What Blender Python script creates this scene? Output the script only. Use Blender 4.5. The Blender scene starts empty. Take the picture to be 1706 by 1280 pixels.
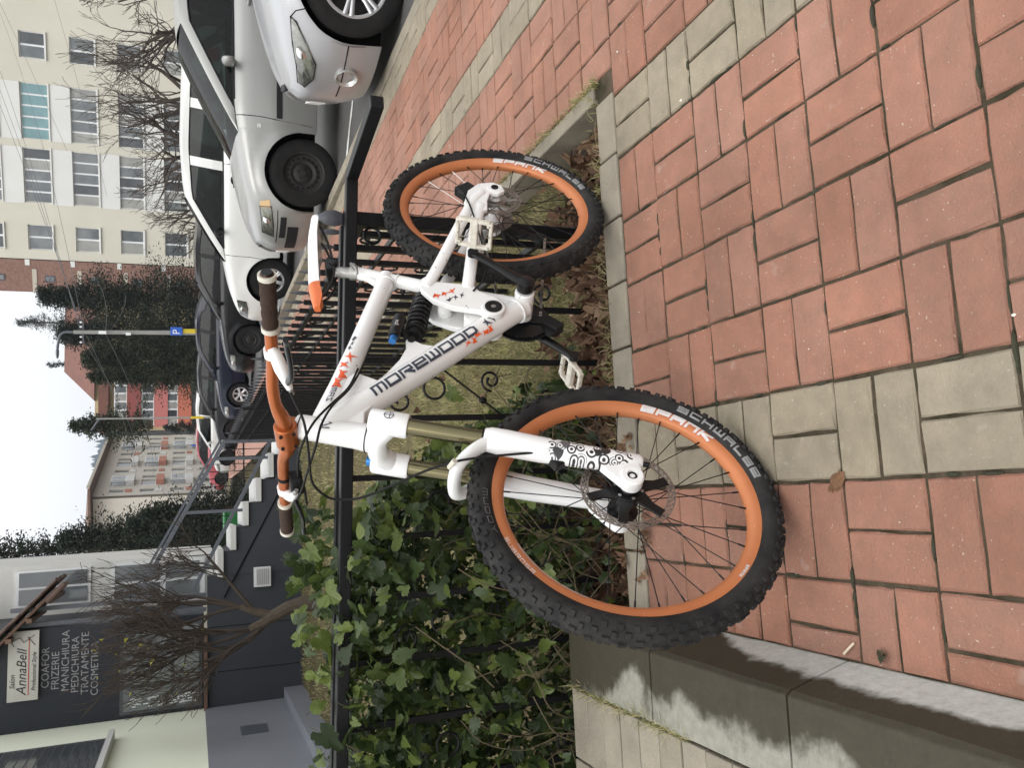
import bpy, bmesh, math, random
import numpy as np
from mathutils import Vector, Matrix

random.seed(7); rng = np.random.default_rng(7)
R = math.radians; PI = math.pi
scene = bpy.context.scene
col = scene.collection

# ---------------------------------------------------------------- camera
# phone held upright, picture stored on its side: world up points to the picture's left edge
CAM_H = 1.2; TILT = math.atan((853 - 320) / 1380.0)
cd = bpy.data.cameras.new('camera'); cd.sensor_fit = 'HORIZONTAL'; cd.sensor_width = 36.0
cd.lens = 1380.0 / 1706.0 * 36.0; cd.clip_start = 0.02; cd.clip_end = 4000
cam = bpy.data.objects.new('camera', cd); col.objects.link(cam)
_fw = Vector((0, math.cos(TILT), -math.sin(TILT))); _up = Vector((0, math.sin(TILT), math.cos(TILT))); _rt = Vector((1, 0, 0))
_m = Matrix.Identity(4)
for i in range(3):
    _m[i][0] = -_up[i]; _m[i][1] = _rt[i]; _m[i][2] = -_fw[i]
_m[2][3] = CAM_H
cam.matrix_world = _m
scene.camera = cam

# ---------------------------------------------------------------- sky, sun, exposure (overcast winter noon)
world = bpy.data.worlds.new('World'); scene.world = world; world.use_nodes = True
nt = world.node_tree; nt.nodes.clear()
wo = nt.nodes.new('ShaderNodeOutputWorld'); wb = nt.nodes.new('ShaderNodeBackground')
sk = nt.nodes.new('ShaderNodeTexSky'); sk.sky_type = 'NISHITA'; sk.sun_disc = False
sk.sun_elevation = R(52); sk.sun_rotation = R(200); sk.dust_density = 4.0; sk.air_density = 1.0
hs = nt.nodes.new('ShaderNodeHueSaturation'); hs.inputs['Saturation'].default_value = 0.1
mx = nt.nodes.new('ShaderNodeMixRGB'); mx.inputs[0].default_value = 0.85
# an even cloud deck, brighter overhead than at the horizon as overcast skies are
tcw = nt.nodes.new('ShaderNodeTexCoord'); sxw = nt.nodes.new('ShaderNodeSeparateXYZ'); mrw = nt.nodes.new('ShaderNodeMapRange'); mrw.inputs[1].default_value = 0.0; mrw.inputs[2].default_value = 1.0
cdw = nt.nodes.new('ShaderNodeMixRGB'); cdw.inputs[1].default_value = (8.4, 8.5, 8.65, 1); cdw.inputs[2].default_value = (19.5, 19.7, 20.0, 1)
nt.links.new(tcw.outputs['Generated'], sxw.inputs[0]); nt.links.new(sxw.outputs[2], mrw.inputs[0]); nt.links.new(mrw.outputs[0], cdw.inputs[0]); nt.links.new(cdw.outputs[0], mx.inputs[2])
nt.links.new(sk.outputs[0], hs.inputs['Color']); nt.links.new(hs.outputs[0], mx.inputs[1])
nt.links.new(mx.outputs[0], wb.inputs['Color']); wb.inputs['Strength'].default_value = 0.1
nt.links.new(wb.outputs[0], wo.inputs['Surface'])
sd = bpy.data.lights.new('sun', 'SUN'); sd.energy = 0.9; sd.angle = R(35); sd.color = (1.0, 0.97, 0.93)
sun = bpy.data.objects.new('sun', sd); col.objects.link(sun)
_az = R(200); _el = R(52)
_dir = Vector((math.sin(_az) * math.cos(_el), math.cos(_az) * math.cos(_el), math.sin(_el)))
sun.rotation_euler = (-_dir).to_track_quat('-Z', 'Y').to_euler()
sun.location = _dir * 40
vs = scene.view_settings
vs.view_transform = 'Standard'; vs.look = 'None'; vs.gamma = 1.0; vs.exposure = 0.28; vs.use_curve_mapping = False
scene.cycles.max_bounces = 8; scene.cycles.transparent_max_bounces = 16
scene.cycles.use_denoising = True

# ---------------------------------------------------------------- ground frame: a runs along the street front, b away from the camera
PHI = R(8)
AX = Vector((math.cos(PHI), math.sin(PHI), 0)); BX = Vector((-math.sin(PHI), math.cos(PHI), 0))
def AB(a, b, z=0.0):
    return AX * a + BX * b + Vector((0, 0, z))
def gz(b):                                                     # the street falls gently away
    return -0.015 * min(26.0, max(0.0, b - 4.0))

# ---------------------------------------------------------------- materials
MATS = {}
def mat(name, color, rough=0.6, metal=0.0, spec=0.5, var=0.0, vscale=8.0, bump=0.0, bscale=60.0, color2=None,
        rand=0.0, coat=0.0, detail=4.0, specks=None, grime=None):
    """principled material; var mixes towards color2 with noise, rand shifts value per object"""
    if name in MATS: return MATS[name]
    m = bpy.data.materials.new(name); m.use_nodes = True
    n = m.node_tree; p = n.nodes['Principled BSDF']
    p.inputs['Roughness'].default_value = rough; p.inputs['Metallic'].default_value = metal
    p.inputs['Specular IOR Level'].default_value = spec
    if coat: p.inputs['Coat Weight'].default_value = coat; p.inputs['Coat Roughness'].default_value = 0.06
    tc = n.nodes.new('ShaderNodeTexCoord'); src = None; vec = tc.outputs['Object']
    if rand:                                                   # every copy gets its own piece of the pattern
        ro_ = n.nodes.new('ShaderNodeObjectInfo'); vm = n.nodes.new('ShaderNodeVectorMath'); vm.operation = 'MULTIPLY_ADD'; vm.inputs[1].default_value = (31.0, 17.0, 23.0)
        n.links.new(ro_.outputs['Random'], vm.inputs[0]); n.links.new(vec, vm.inputs[2]); vec = vm.outputs[0]
    def noise(sc, det=detail):
        t = n.nodes.new('ShaderNodeTexNoise'); t.inputs['Scale'].default_value = sc; t.inputs['Detail'].default_value = det
        t.inputs['Roughness'].default_value = 0.6
        n.links.new(vec, t.inputs['Vector']); return t
    c = (*color, 1)
    if var:
        t = noise(vscale); cr = n.nodes.new('ShaderNodeMapRange')
        cr.inputs[1].default_value = 0.35; cr.inputs[2].default_value = 0.65
        n.links.new(t.outputs['Fac'], cr.inputs[0])
        mu = n.nodes.new('ShaderNodeMath'); mu.operation = 'MULTIPLY'; mu.inputs[1].default_value = var
        n.links.new(cr.outputs[0], mu.inputs[0])
        mi = n.nodes.new('ShaderNodeMixRGB'); mi.inputs[1].default_value = c
        mi.inputs[2].default_value = (*(color2 or tuple(x * 0.5 for x in color)), 1)
        n.links.new(mu.outputs[0], mi.inputs[0]); src = mi.outputs[0]
    if specks:
        scol, sscale, sth = specks
        t = noise(sscale, 2.0); cr = n.nodes.new('ShaderNodeMapRange')
        cr.inputs[1].default_value = sth; cr.inputs[2].default_value = sth + 0.03
        n.links.new(t.outputs['Fac'], cr.inputs[0])
        mi = n.nodes.new('ShaderNodeMixRGB'); mi.inputs[2].default_value = (*scol, 1)
        if src: n.links.new(src, mi.inputs[1])
        else: mi.inputs[1].default_value = c
        n.links.new(cr.outputs[0], mi.inputs[0]); src = mi.outputs[0]
    if rand:
        oi = n.nodes.new('ShaderNodeObjectInfo'); h = n.nodes.new('ShaderNodeHueSaturation')
        mr = n.nodes.new('ShaderNodeMapRange'); mr.inputs[3].default_value = 1 - rand; mr.inputs[4].default_value = 1 + rand
        n.links.new(oi.outputs['Random'], mr.inputs[0]); n.links.new(mr.outputs[0], h.inputs['Value'])
        mh = n.nodes.new('ShaderNodeMath'); mh.operation = 'MULTIPLY'; mh.inputs[1].default_value = 7.31
        fr = n.nodes.new('ShaderNodeMath'); fr.operation = 'FRACT'
        n.links.new(oi.outputs['Random'], mh.inputs[0]); n.links.new(mh.outputs[0], fr.inputs[0])
        ms = n.nodes.new('ShaderNodeMapRange'); ms.inputs[3].default_value = 1 - rand * 0.8; ms.inputs[4].default_value = 1 + rand * 0.8
        n.links.new(fr.outputs[0], ms.inputs[0]); n.links.new(ms.outputs[0], h.inputs['Saturation'])
        if src: n.links.new(src, h.inputs['Color'])
        else: h.inputs['Color'].default_value = c
        src = h.outputs[0]
    if grime:                                                  # stains that run on over neighbouring pieces
        gs, glo, ghi, gcol = grime; ge = n.nodes.new('ShaderNodeNewGeometry')
        def wn(sc_, det_=5.0):
            t = n.nodes.new('ShaderNodeTexNoise'); t.inputs['Scale'].default_value = sc_; t.inputs['Detail'].default_value = det_; t.inputs['Roughness'].default_value = .62
            n.links.new(ge.outputs['Position'], t.inputs['Vector']); return t.outputs['Fac']
        mr = n.nodes.new('ShaderNodeMapRange'); mr.inputs[1].default_value = .32; mr.inputs[2].default_value = .68; mr.inputs[3].default_value = glo; mr.inputs[4].default_value = ghi; n.links.new(wn(gs), mr.inputs[0])
        mg = n.nodes.new('ShaderNodeMixRGB'); mg.blend_type = 'MULTIPLY'; mg.inputs[0].default_value = 1.0
        if src: n.links.new(src, mg.inputs[1])
        else: mg.inputs[1].default_value = c
        n.links.new(mr.outputs[0], mg.inputs[2])
        m2 = n.nodes.new('ShaderNodeMapRange'); m2.inputs[1].default_value = .66; m2.inputs[2].default_value = .74; m2.inputs[4].default_value = .5; n.links.new(wn(gs * 4.3, 3.0), m2.inputs[0])
        mp = n.nodes.new('ShaderNodeMixRGB'); n.links.new(m2.outputs[0], mp.inputs[0]); n.links.new(mg.outputs[0], mp.inputs[1]); mp.inputs[2].default_value = (*gcol, 1); src = mp.outputs[0]
    if src: n.links.new(src, p.inputs['Base Color'])
    else: p.inputs['Base Color'].default_value = c
    if bump:
        t = noise(bscale, 5.0); b = n.nodes.new('ShaderNodeBump'); b.inputs['Strength'].default_value = bump
        b.inputs['Distance'].default_value = 0.01
        n.links.new(t.outputs['Fac'], b.inputs['Height']); n.links.new(b.outputs[0], p.inputs['Normal'])
    MATS[name] = m; return m

def leaf_mat(name, c1, c2, c3, rough=0.5, vscale=14.0, trans=0.35):
    m = bpy.data.materials.new(name); m.use_nodes = True; n = m.node_tree; n.nodes.clear()
    out = n.nodes.new('ShaderNodeOutputMaterial'); p = n.nodes.new('ShaderNodeBsdfPrincipled'); tl = n.nodes.new('ShaderNodeBsdfTranslucent')
    mixs = n.nodes.new('ShaderNodeMixShader'); mixs.inputs[0].default_value = trans
    g = n.nodes.new('ShaderNodeNewGeometry'); oi = n.nodes.new('ShaderNodeObjectInfo')
    ad = n.nodes.new('ShaderNodeMath'); ad.operation = 'ADD'; fr = n.nodes.new('ShaderNodeMath'); fr.operation = 'FRACT'
    n.links.new(g.outputs['Random Per Island'], ad.inputs[0]); n.links.new(oi.outputs['Random'], ad.inputs[1]); n.links.new(ad.outputs[0], fr.inputs[0])
    r = n.nodes.new('ShaderNodeValToRGB'); r.color_ramp.elements[0].color = (*c1, 1); r.color_ramp.elements[1].color = (*c3, 1)
    e = r.color_ramp.elements.new(0.55); e.color = (*c2, 1)
    n.links.new(fr.outputs[0], r.inputs[0])
    tc = n.nodes.new('ShaderNodeTexCoord'); t = n.nodes.new('ShaderNodeTexNoise'); t.inputs['Scale'].default_value = vscale
    n.links.new(tc.outputs['Object'], t.inputs['Vector'])
    mi = n.nodes.new('ShaderNodeMixRGB'); mi.blend_type = 'MULTIPLY'; mi.inputs[0].default_value = 0.6
    n.links.new(r.outputs[0], mi.inputs[1])
    mr = n.nodes.new('ShaderNodeMapRange'); mr.inputs[1].default_value = 0.3; mr.inputs[2].default_value = 0.7; mr.inputs[3].default_value = 0.55; mr.inputs[4].default_value = 1.3
    n.links.new(t.outputs['Fac'], mr.inputs[0]); n.links.new(mr.outputs[0], mi.inputs[2])
    n.links.new(mi.outputs[0], p.inputs['Base Color']); n.links.new(mi.outputs[0], tl.inputs['Color'])
    p.inputs['Roughness'].default_value = rough; p.inputs['Specular IOR Level'].default_value = 0.35
    n.links.new(p.outputs[0], mixs.inputs[1]); n.links.new(tl.outputs[0], mixs.inputs[2]); n.links.new(mixs.outputs[0], out.inputs['Surface'])
    MATS[name] = m; return m

def glass_mat(name, tint, refl=0.12, tinge=0.75):
    m = bpy.data.materials.new(name); m.use_nodes = True; n = m.node_tree; n.nodes.clear()
    out = n.nodes.new('ShaderNodeOutputMaterial'); tr = n.nodes.new('ShaderNodeBsdfTransparent'); gl = n.nodes.new('ShaderNodeBsdfGlossy')
    tr.inputs['Color'].default_value = (*tint, 1); gl.inputs['Roughness'].default_value = 0.02; gl.inputs['Color'].default_value = (tinge, tinge, tinge, 1)
    lw = n.nodes.new('ShaderNodeFresnel'); lw.inputs['IOR'].default_value = 1.5
    mr = n.nodes.new('ShaderNodeMapRange'); mr.inputs[3].default_value = refl; mr.inputs[4].default_value = 1.0
    n.links.new(lw.outputs[0], mr.inputs[0])
    ms = n.nodes.new('ShaderNodeMixShader'); n.links.new(mr.outputs[0], ms.inputs[0])
    n.links.new(tr.outputs[0], ms.inputs[1]); n.links.new(gl.outputs[0], ms.inputs[2]); n.links.new(ms.outputs[0], out.inputs['Surface'])
    MATS[name] = m; return m

# ---------------------------------------------------------------- mesh helpers
class MB:
    """collects geometry; build() links it as ONE mesh object"""
    def __init__(s): s.v = []; s.f = []; s.mi = []; s.cur = 0
    def add(s, vs, fs):
        o = len(s.v); s.v.extend([tuple(p) for p in vs]); s.f.extend([tuple(i + o for i in q) for q in fs]); s.mi.extend([s.cur] * len(fs)); return s
    def box(s, c, d, rot=None):
        x, y, z = d[0] / 2, d[1] / 2, d[2] / 2
        vs = [Vector((sx * x, sy * y, sz * z)) for sz in (-1, 1) for sy in (-1, 1) for sx in (-1, 1)]
        if rot is not None: vs = [rot @ p for p in vs]
        c = Vector(c)
        return s.add([p + c for p in vs], [(0, 2, 3, 1), (4, 5, 7, 6), (0, 1, 5, 4), (2, 6, 7, 3), (0, 4, 6, 2), (1, 3, 7, 5)])
    def bbox(s, a, b):
        return s.box([(p + q) / 2 for p, q in zip(a, b)], [abs(q - p) for p, q in zip(a, b)])
    def bar(s, p, q, w, h=None, up=(0, 0, 1)):
        p = Vector(p); q = Vector(q); d = q - p; L = d.length; d.normalize(); u = Vector(up)
        if abs(d.dot(u)) > 0.98: u = Vector((1, 0, 0)) if abs(d.x) < 0.9 else Vector((0, 1, 0))
        sd_ = d.cross(u).normalized(); u = sd_.cross(d).normalized()
        rot = Matrix((d, sd_, u)).transposed()
        return s.box((p + q) / 2, (L, w, h if h else w), rot)
    def tube(s, pts, rad, n=8, cap=True, closed=False, flat=None):
        pts = [Vector(p) for p in pts]; N = len(pts)
        if not hasattr(rad, '__len__'): rad = [rad] * N
        tang = []
        for i in range(N):
            a = pts[(i - 1) % N] if (closed or i > 0) else pts[0]; b = pts[(i + 1) % N] if (closed or i < N - 1) else pts[-1]
            t = (b - a); tang.append(t.normalized() if t.length > 1e-9 else Vector((0, 0, 1)))
        u = tang[0].orthogonal().normalized()
        if flat is not None:
            u = Vector(flat); u = (u - tang[0] * u.dot(tang[0])).normalized()
        vs = []; fs = []
        for i in range(N):
            u = (u - tang[i] * u.dot(tang[i])); u = u.normalized() if u.length > 1e-6 else tang[i].orthogonal().normalized()
            w = tang[i].cross(u); r = rad[i]
            ru, rw = (r if hasattr(r, '__len__') else (r, r))
            for k in range(n):
                a = 2 * PI * (k + 0.5) / n
                vs.append(pts[i] + u * (ru * math.cos(a)) + w * (rw * math.sin(a)))
        M = N if closed else N - 1
        for i in range(M):
            j = (i + 1) % N
            for k in range(n):
                k2 = (k + 1) % n; fs.append((i * n + k, i * n + k2, j * n + k2, j * n + k))
        if cap and not closed:
            fs.append(tuple(range(n - 1, -1, -1))); fs.append(tuple((N - 1) * n + k for k in range(n)))
        return s.add(vs, fs)
    def lathe(s, prof, c=(0, 0, 0), axis=(0, 1, 0), n=32, closed=False, cap=False):
        """prof: (r, h) with h along axis"""
        ax = Vector(axis).normalized(); u = ax.orthogonal().normalized(); w = ax.cross(u); c = Vector(c)
        vs = []; fs = []; m = len(prof)
        for i in range(n):
            a = 2 * PI * i / n; d = u * math.cos(a) + w * math.sin(a)
            for r, hh in prof: vs.append(c + d * r + ax * hh)
        for i in range(n):
            j = (i + 1) % n
            for k in range(m if closed else m - 1):
                k2 = (k + 1) % m; fs.append((i * m + k, j * m + k, j * m + k2, i * m + k2))
        if cap:
            fs.append(tuple(i * m for i in range(n - 1, -1, -1))); fs.append(tuple(i * m + m - 1 for i in range(n)))
        return s.add(vs, fs)
    def prism(s, poly, y0, y1, fn=None):
        """2D polygon (x,z) extruded along y from y0 to y1"""
        n = len(poly); P = fn or (lambda x, y, z: (x, y, z))
        vs = [P(x, y0, z) for x, z in poly] + [P(x, y1, z) for x, z in poly]
        fs = [tuple(range(n)), tuple(range(2 * n - 1, n - 1, -1))] + [(i, i + n, (i + 1) % n + n, (i + 1) % n) for i in range(n)]
        return s.add(vs, fs)
    def grid(s, rows, flip=False, wrap=False):
        n = len(rows[0]); vs = [p for r_ in rows for p in r_]; fs = []
        for i in range(len(rows) - 1):
            for k in range(n if wrap else n - 1):
                k2 = (k + 1) % n
                q = (i * n + k, i * n + k2, (i + 1) * n + k2, (i + 1) * n + k); fs.append(q[::-1] if flip else q)
        return s.add(vs, fs)
    def ell(s, c, r, nu=12, nv=8, rot=None):
        c = Vector(c); rows = []
        for j in range(nv + 1):
            th = PI * j / nv; row = []
            for i in range(nu):
                a = 2 * PI * i / nu; p = Vector((r[0] * math.sin(th) * math.cos(a), r[1] * math.sin(th) * math.sin(a), r[2] * math.cos(th)))
                if rot is not None: p = rot @ p
                row.append(c + p)
            rows.append(row)
        return s.grid(rows, wrap=True)
    def mesh(s, name, smooth=False, sharp=35):
        me = bpy.data.meshes.new(name); me.from_pydata([tuple(p) for p in s.v], [], s.f)
        if any(s.mi): me.polygons.foreach_set('material_index', s.mi)
        if smooth:
            me.polygons.foreach_set('use_smooth', [True] * len(me.polygons)); me.update()
            me.set_sharp_from_angle(angle=R(sharp))
        me.update(); return me
    def build(s, name, m, parent=None, smooth=False, sharp=35, fix=True, bevel=0.0):
        me = s.mesh(name, smooth, sharp)
        if fix:
            bm = bmesh.new(); bm.from_mesh(me); bmesh.ops.recalc_face_normals(bm, faces=bm.faces); bm.to_mesh(me); bm.free()
            if smooth: me.set_sharp_from_angle(angle=R(sharp))
        o = link(name, me, m, parent)
        if bevel:
            b = o.modifiers.new('bevel', 'BEVEL'); b.width = bevel; b.segments = 2; b.limit_method = 'ANGLE'
        return o

def link(name, me, m, parent=None):
    o = bpy.data.objects.new(name, me); col.objects.link(o)
    if me is not None and m is not None and not me.materials:
        for q in (m if isinstance(m, (list, tuple)) else [m]): me.materials.append(q)
    if parent is not None: o.parent = parent
    return o
def tag(o, label=None, cat=None, group=None, kind=None):
    if label: o['label'] = label
    if cat: o['category'] = cat
    if group: o['group'] = group
    if kind: o['kind'] = kind
    return o
def thing(name, label, cat, loc=(0, 0, 0), rotz=0.0, group=None):
    o = bpy.data.objects.new(name, None); o.empty_display_size = 0.2; col.objects.link(o)
    o.location = loc; o.rotation_euler = (0, 0, rotz)
    return tag(o, label, cat, group)
def node(name, parent, loc=(0, 0, 0)):
    o = bpy.data.objects.new(name, None); o.empty_display_size = 0.1; col.objects.link(o); o.parent = parent; o.location = loc; return o
def smoothstep(a, b, x):
    t = min(1, max(0, (x - a) / (b - a))); return t * t * (3 - 2 * t)
def spline(pts, n=8):
    """catmull-rom through points"""
    P = [Vector(p) for p in pts]; P = [P[0] * 2 - P[1]] + P + [P[-1] * 2 - P[-2]]; out = []
    for i in range(1, len(P) - 2):
        for k in range(n):
            t = k / n; p0, p1, p2, p3 = P[i - 1:i + 3]
            out.append(0.5 * ((2 * p1) + (p2 - p0) * t + (2 * p0 - 5 * p1 + 4 * p2 - p3) * t * t + (3 * p1 - p0 - 3 * p2 + p3) * t ** 3))
    out.append(P[-2]); return out
def lerp_tab(tab, x):
    if x <= tab[0][0]: return tab[0][1]
    for (x0, y0), (x1, y1) in zip(tab, tab[1:]):
        if x <= x1:
            t = (x - x0) / (x1 - x0); return y0 + (y1 - y0) * t
    return tab[-1][1]
def smooth_tab(tab, x):
    """smoothed interpolation"""
    return (lerp_tab(tab, x - 0.06) + lerp_tab(tab, x - 0.03) + lerp_tab(tab, x) + lerp_tab(tab, x + 0.03) + lerp_tab(tab, x + 0.06)) / 5

# squared stroke letters: polylines on a unit cell
GL = {
 'M': [[(0, 0), (0, 1), (1, 1), (1, 0)], [(.5, 1), (.5, 0)]], 'O': [[(0, 0), (0, 1), (1, 1), (1, 0), (0, 0)]],
 'R': [[(0, 0), (0, 1), (1, 1), (1, .45), (.35, .45)], [(.45, .45), (1, 0)]], 'E': [[(1, .45), (0, .45)], [(1, .45), (1, 1), (0, 1), (0, 0), (1, 0)]],
 'W': [[(0, 1), (0, 0), (1, 0), (1, 1)], [(.5, 1), (.5, 0)]], 'D': [[(0, 0), (0, 1), (.8, 1), (1, .8), (1, .2), (.8, 0), (0, 0)]],
 'S': [[(1, 1), (0, 1), (0, .5), (1, .5), (1, 0), (0, 0)]], 'C': [[(1, 1), (0, 1), (0, 0), (1, 0)]], 'H': [[(0, 0), (0, 1)], [(1, 0), (1, 1)], [(0, .5), (1, .5)]],
 'A': [[(0, 0), (0, 1), (1, 1), (1, 0)], [(0, .45), (1, .45)]], 'L': [[(0, 1), (0, 0), (1, 0)]], 'B': [[(0, 0), (0, 1), (1, 1), (1, 0), (0, 0)], [(0, .5), (1, .5)]],
 'P': [[(0, 0), (0, 1), (1, 1), (1, .4), (0, .4)]], 'N': [[(0, 0), (0, 1), (1, 1), (1, 0)]], 'K': [[(0, 0), (0, 1)], [(1, 1), (.1, .5), (1, 0)]],
 'U': [[(0, 1), (0, 0), (1, 0), (1, 1)]], 'Z': [[(0, 1), (1, 1), (0, 0), (1, 0)]], 'Y': [[(0, 1), (.5, .5), (1, 1)], [(.5, .5), (.5, 0)]], ' ': []}
def stroke_text(txt, height, width, gap, stroke, step=0.004, slant=0.0):
    """returns quads in 2D (list of 4-point lists), text centred on the origin"""
    quads = []; L = len(txt) * (width + gap) - gap
    for i, ch in enumerate(txt):
        x0 = -L / 2 + i * (width + gap)
        for pl in GL[ch]:
            P = [Vector((x0 + (stroke / 2) + p[0] * (width - stroke), -height / 2 + stroke / 2 + p[1] * (height - stroke))) for p in pl]
            for a, b in zip(P, P[1:]):
                d = (b - a); l = d.length; d.normalize(); nn = Vector((-d.y, d.x)) * stroke / 2
                a2 = a - d * stroke / 2; l2 = l + stroke; k = max(1, int(l2 / step))
                for j in range(k):
                    s0 = a2 + d * (l2 * j / k); s1 = a2 + d * (l2 * (j + 1) / k)
                    q = [s0 - nn, s1 - nn, s1 + nn, s0 + nn]
                    quads.append([(p.x + slant * p.y, p.y) for p in q])
    return quads
def quads_obj(name, quads, fn, m, parent):
    """strokes laid on a surface: quads in 2D, fn maps (x, y) to 3D. Crossing strokes are set apart by a hair."""
    vs = []; fs = []
    for i, q in enumerate(quads):
        o = len(vs); e = (i % 7) * 0.00002
        vs += [fn(x, y, e) for x, y in q]; fs.append((o, o + 1, o + 2, o + 3))
    b = MB(); b.add(vs, fs); return b.build(name, m, parent, fix=False)
def font_mesh(txt, size, extrude=0.0, align='LEFT', shear=0.0, bold=0.0, spacing=1.0):
    c = bpy.data.curves.new('lettering', 'FONT'); c.body = txt; c.size = size; c.extrude = extrude; c.align_x = align; c.shear = shear; c.offset = bold
    c.space_character = spacing; c.resolution_u = 3
    o = bpy.data.objects.new('lettering', c); col.objects.link(o)
    bpy.context.view_layer.update()
    me = bpy.data.meshes.new_from_object(o.evaluated_get(bpy.context.evaluated_depsgraph_get()))
    bpy.data.objects.remove(o); bpy.data.curves.remove(c); return me
def poly_decal(name, polys, fn, m, parent, cut=0.008):
    """flat polygons cut fine and wrapped on a surface with fn(x, y, lift)"""
    bm = bmesh.new()
    for i_, p in enumerate(polys):
        vs = [bm.verts.new((x, y, i_ * .00004)) for x, y in p]
        bm.faces.new(vs)
    bmesh.ops.triangulate(bm, faces=bm.faces[:])
    xs = [v.co.x for v in bm.verts]; ys = [v.co.y for v in bm.verts]
    for ax, lo, hi in ((0, min(xs), max(xs)), (1, min(ys), max(ys))):
        t = lo + cut
        while t < hi:
            co = Vector((t, 0, 0)) if ax == 0 else Vector((0, t, 0)); no = Vector((1, 0, 0)) if ax == 0 else Vector((0, 1, 0))
            bmesh.ops.bisect_plane(bm, geom=bm.verts[:] + bm.edges[:] + bm.faces[:], plane_co=co, plane_no=no); t += cut
    for v in bm.verts: v.co = fn(v.co.x, v.co.y, v.co.z)
    me = bpy.data.meshes.new(name); bm.to_mesh(me); bm.free(); return link(name, me, m, parent)
# ================================================================= GROUND
M_red = mat('red_paver', (0.34, 0.170, 0.120), 0.85, spec=0.22, var=0.6, vscale=26, color2=(0.265, 0.150, 0.108), bump=0.6, bscale=190, rand=0.065, detail=9, specks=((0.50, 0.38, 0.31), 140, 0.695), grime=(2.2, .72, 1.12, (.42, .31, .26)))
M_grey = mat('grey_paver', (0.305, 0.260, 0.190), 0.88, spec=0.25, var=0.6, vscale=26, color2=(0.225, 0.195, 0.142), bump=0.4, bscale=170, rand=0.045, detail=9, specks=((0.42, 0.39, 0.32), 140, 0.695), grime=(2.2, .72, 1.10, (.40, .37, .31)))
M_joint = mat('joint_soil', (0.10, 0.077, 0.054), 0.95, spec=0.1, var=0.9, vscale=11, color2=(0.032, 0.030, 0.017), bump=0.8, bscale=120)
M_kerbc = mat('kerb_concrete', (0.30, 0.264, 0.205), 0.9, spec=0.2, var=0.7, vscale=7, color2=(0.19, 0.170, 0.136), bump=0.5, bscale=140, rand=0.06)
M_asph = mat('wet_asphalt', (0.11, 0.105, 0.10), 0.42, spec=0.5, var=0.7, vscale=1.4, color2=(0.065, 0.062, 0.06), bump=0.35, bscale=90)
M_soil = mat('soil', (0.075, 0.056, 0.036), 0.95, spec=0.1, var=0.7, vscale=9, color2=(0.04, 0.03, 0.02), bump=1.0, bscale=50)
M_lawn = mat('lawn_earth', (0.125, 0.098, 0.056), 0.95, spec=0.1, var=0.8, vscale=5, color2=(0.075, 0.07, 0.035), bump=0.8, bscale=60)

PA, P0, PB, Q0 = 0.1985, -0.008, 0.2, 1.109
def cell_edges(i, j): return P0 + PA * i, P0 + PA * (i + 1), Q0 + PB * j, Q0 + PB * (j + 1)
GREY_COLS = {0, 5, 9, 13}
def bricks_in(amin, amax, bmin, bmax):
    out = []
    i0 = math.floor((amin - P0) / PA); i1 = math.ceil((amax - P0) / PA); j0 = math.floor((bmin - Q0) / PB); j1 = math.ceil((bmax - Q0) / PB)
    for i in range(i0, i1):
        for j in range(j0, j1):
            a0, a1, b0, b1 = cell_edges(i, j)
            if (i + j) % 2: sub = [(a0, (a0 + a1) / 2, b0, b1), ((a0 + a1) / 2, a1, b0, b1)]
            else: sub = [(a0, a1, b0, (b0 + b1) / 2), (a0, a1, (b0 + b1) / 2, b1)]
            for (x0, x1, y0, y1) in sub:
                x0 = max(x0, amin); x1 = min(x1, amax); y0 = max(y0, bmin); y1 = min(y1, bmax)
                if x1 - x0 > 0.02 and y1 - y0 > 0.02: out.append((x0, x1, y0, y1, i in GREY_COLS))
    return out
PAVER_ME = {}
def paver_mesh(L, W, grey, k):
    key = (round(L, 3), round(W, 3), grey, k)
    if key in PAVER_ME: return PAVER_ME[key]
    rr = random.Random(hash((round(L, 3), round(W, 3), k)) & 0xffff); j = 0.0034
    def loop(ins, z, jit):
        l, w = L / 2 - j - ins, W / 2 - j - ins; pts = []
        cs = [(-l, -w), (l, -w), (l, w), (-l, w)]
        for q in range(4):
            x0, y0 = cs[q]; x1, y1 = cs[(q + 1) % 4]
            for t in (0, 0.33, 0.67):
                f = 0.75 if t == 0 else 1.0
                pts.append((x0 + (x1 - x0) * t + rr.uniform(-jit, jit), y0 + (y1 - y0) * t + rr.uniform(-jit, jit), z))
        return pts
    b = MB(); lo = loop(0, -0.05, 0); mid = loop(0, -0.0045, 0.0017); top = loop(0.0038, 0, 0.0017)
    n = 12; vs = lo + mid + top; fs = []
    for r_ in range(2):
        for q in range(n): fs.append((r_ * n + q, r_ * n + (q + 1) % n, (r_ + 1) * n + (q + 1) % n, (r_ + 1) * n + q))
    fs.append(tuple(range(2 * n, 3 * n)))
    b.add(vs, fs); me = b.mesh('paver', False); me.materials.append(M_grey if grey else M_red)
    PAVER_ME[key] = me; return me

def pixel(p):
    d = p - Vector((0, 0, CAM_H)); z = d.dot(_fw)
    if z < 0.1: return None
    return (640 + 1380 * d.x / z, 853 - 1380 * d.dot(_up) / z, z)

STEP_A = -0.362
region = bricks_in(STEP_A, P0 + PA * 14, 0.45, 2.107) + bricks_in(1.28, P0 + PA * 14, 2.107, 15.0)
sb = MB()
sb.bbox((STEP_A - 0.3, 0.2, -0.15), (P0 + PA * 14 + 0.01, 2.215, -0.0062))
g_rows = [[(1.235, b, gz(b) - 0.0062), (P0 + PA * 14 + 0.01, b, gz(b) - 0.0062)] for b in np.linspace(2.217, 15, 26)]
sb.grid(g_rows, flip=True)
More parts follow.
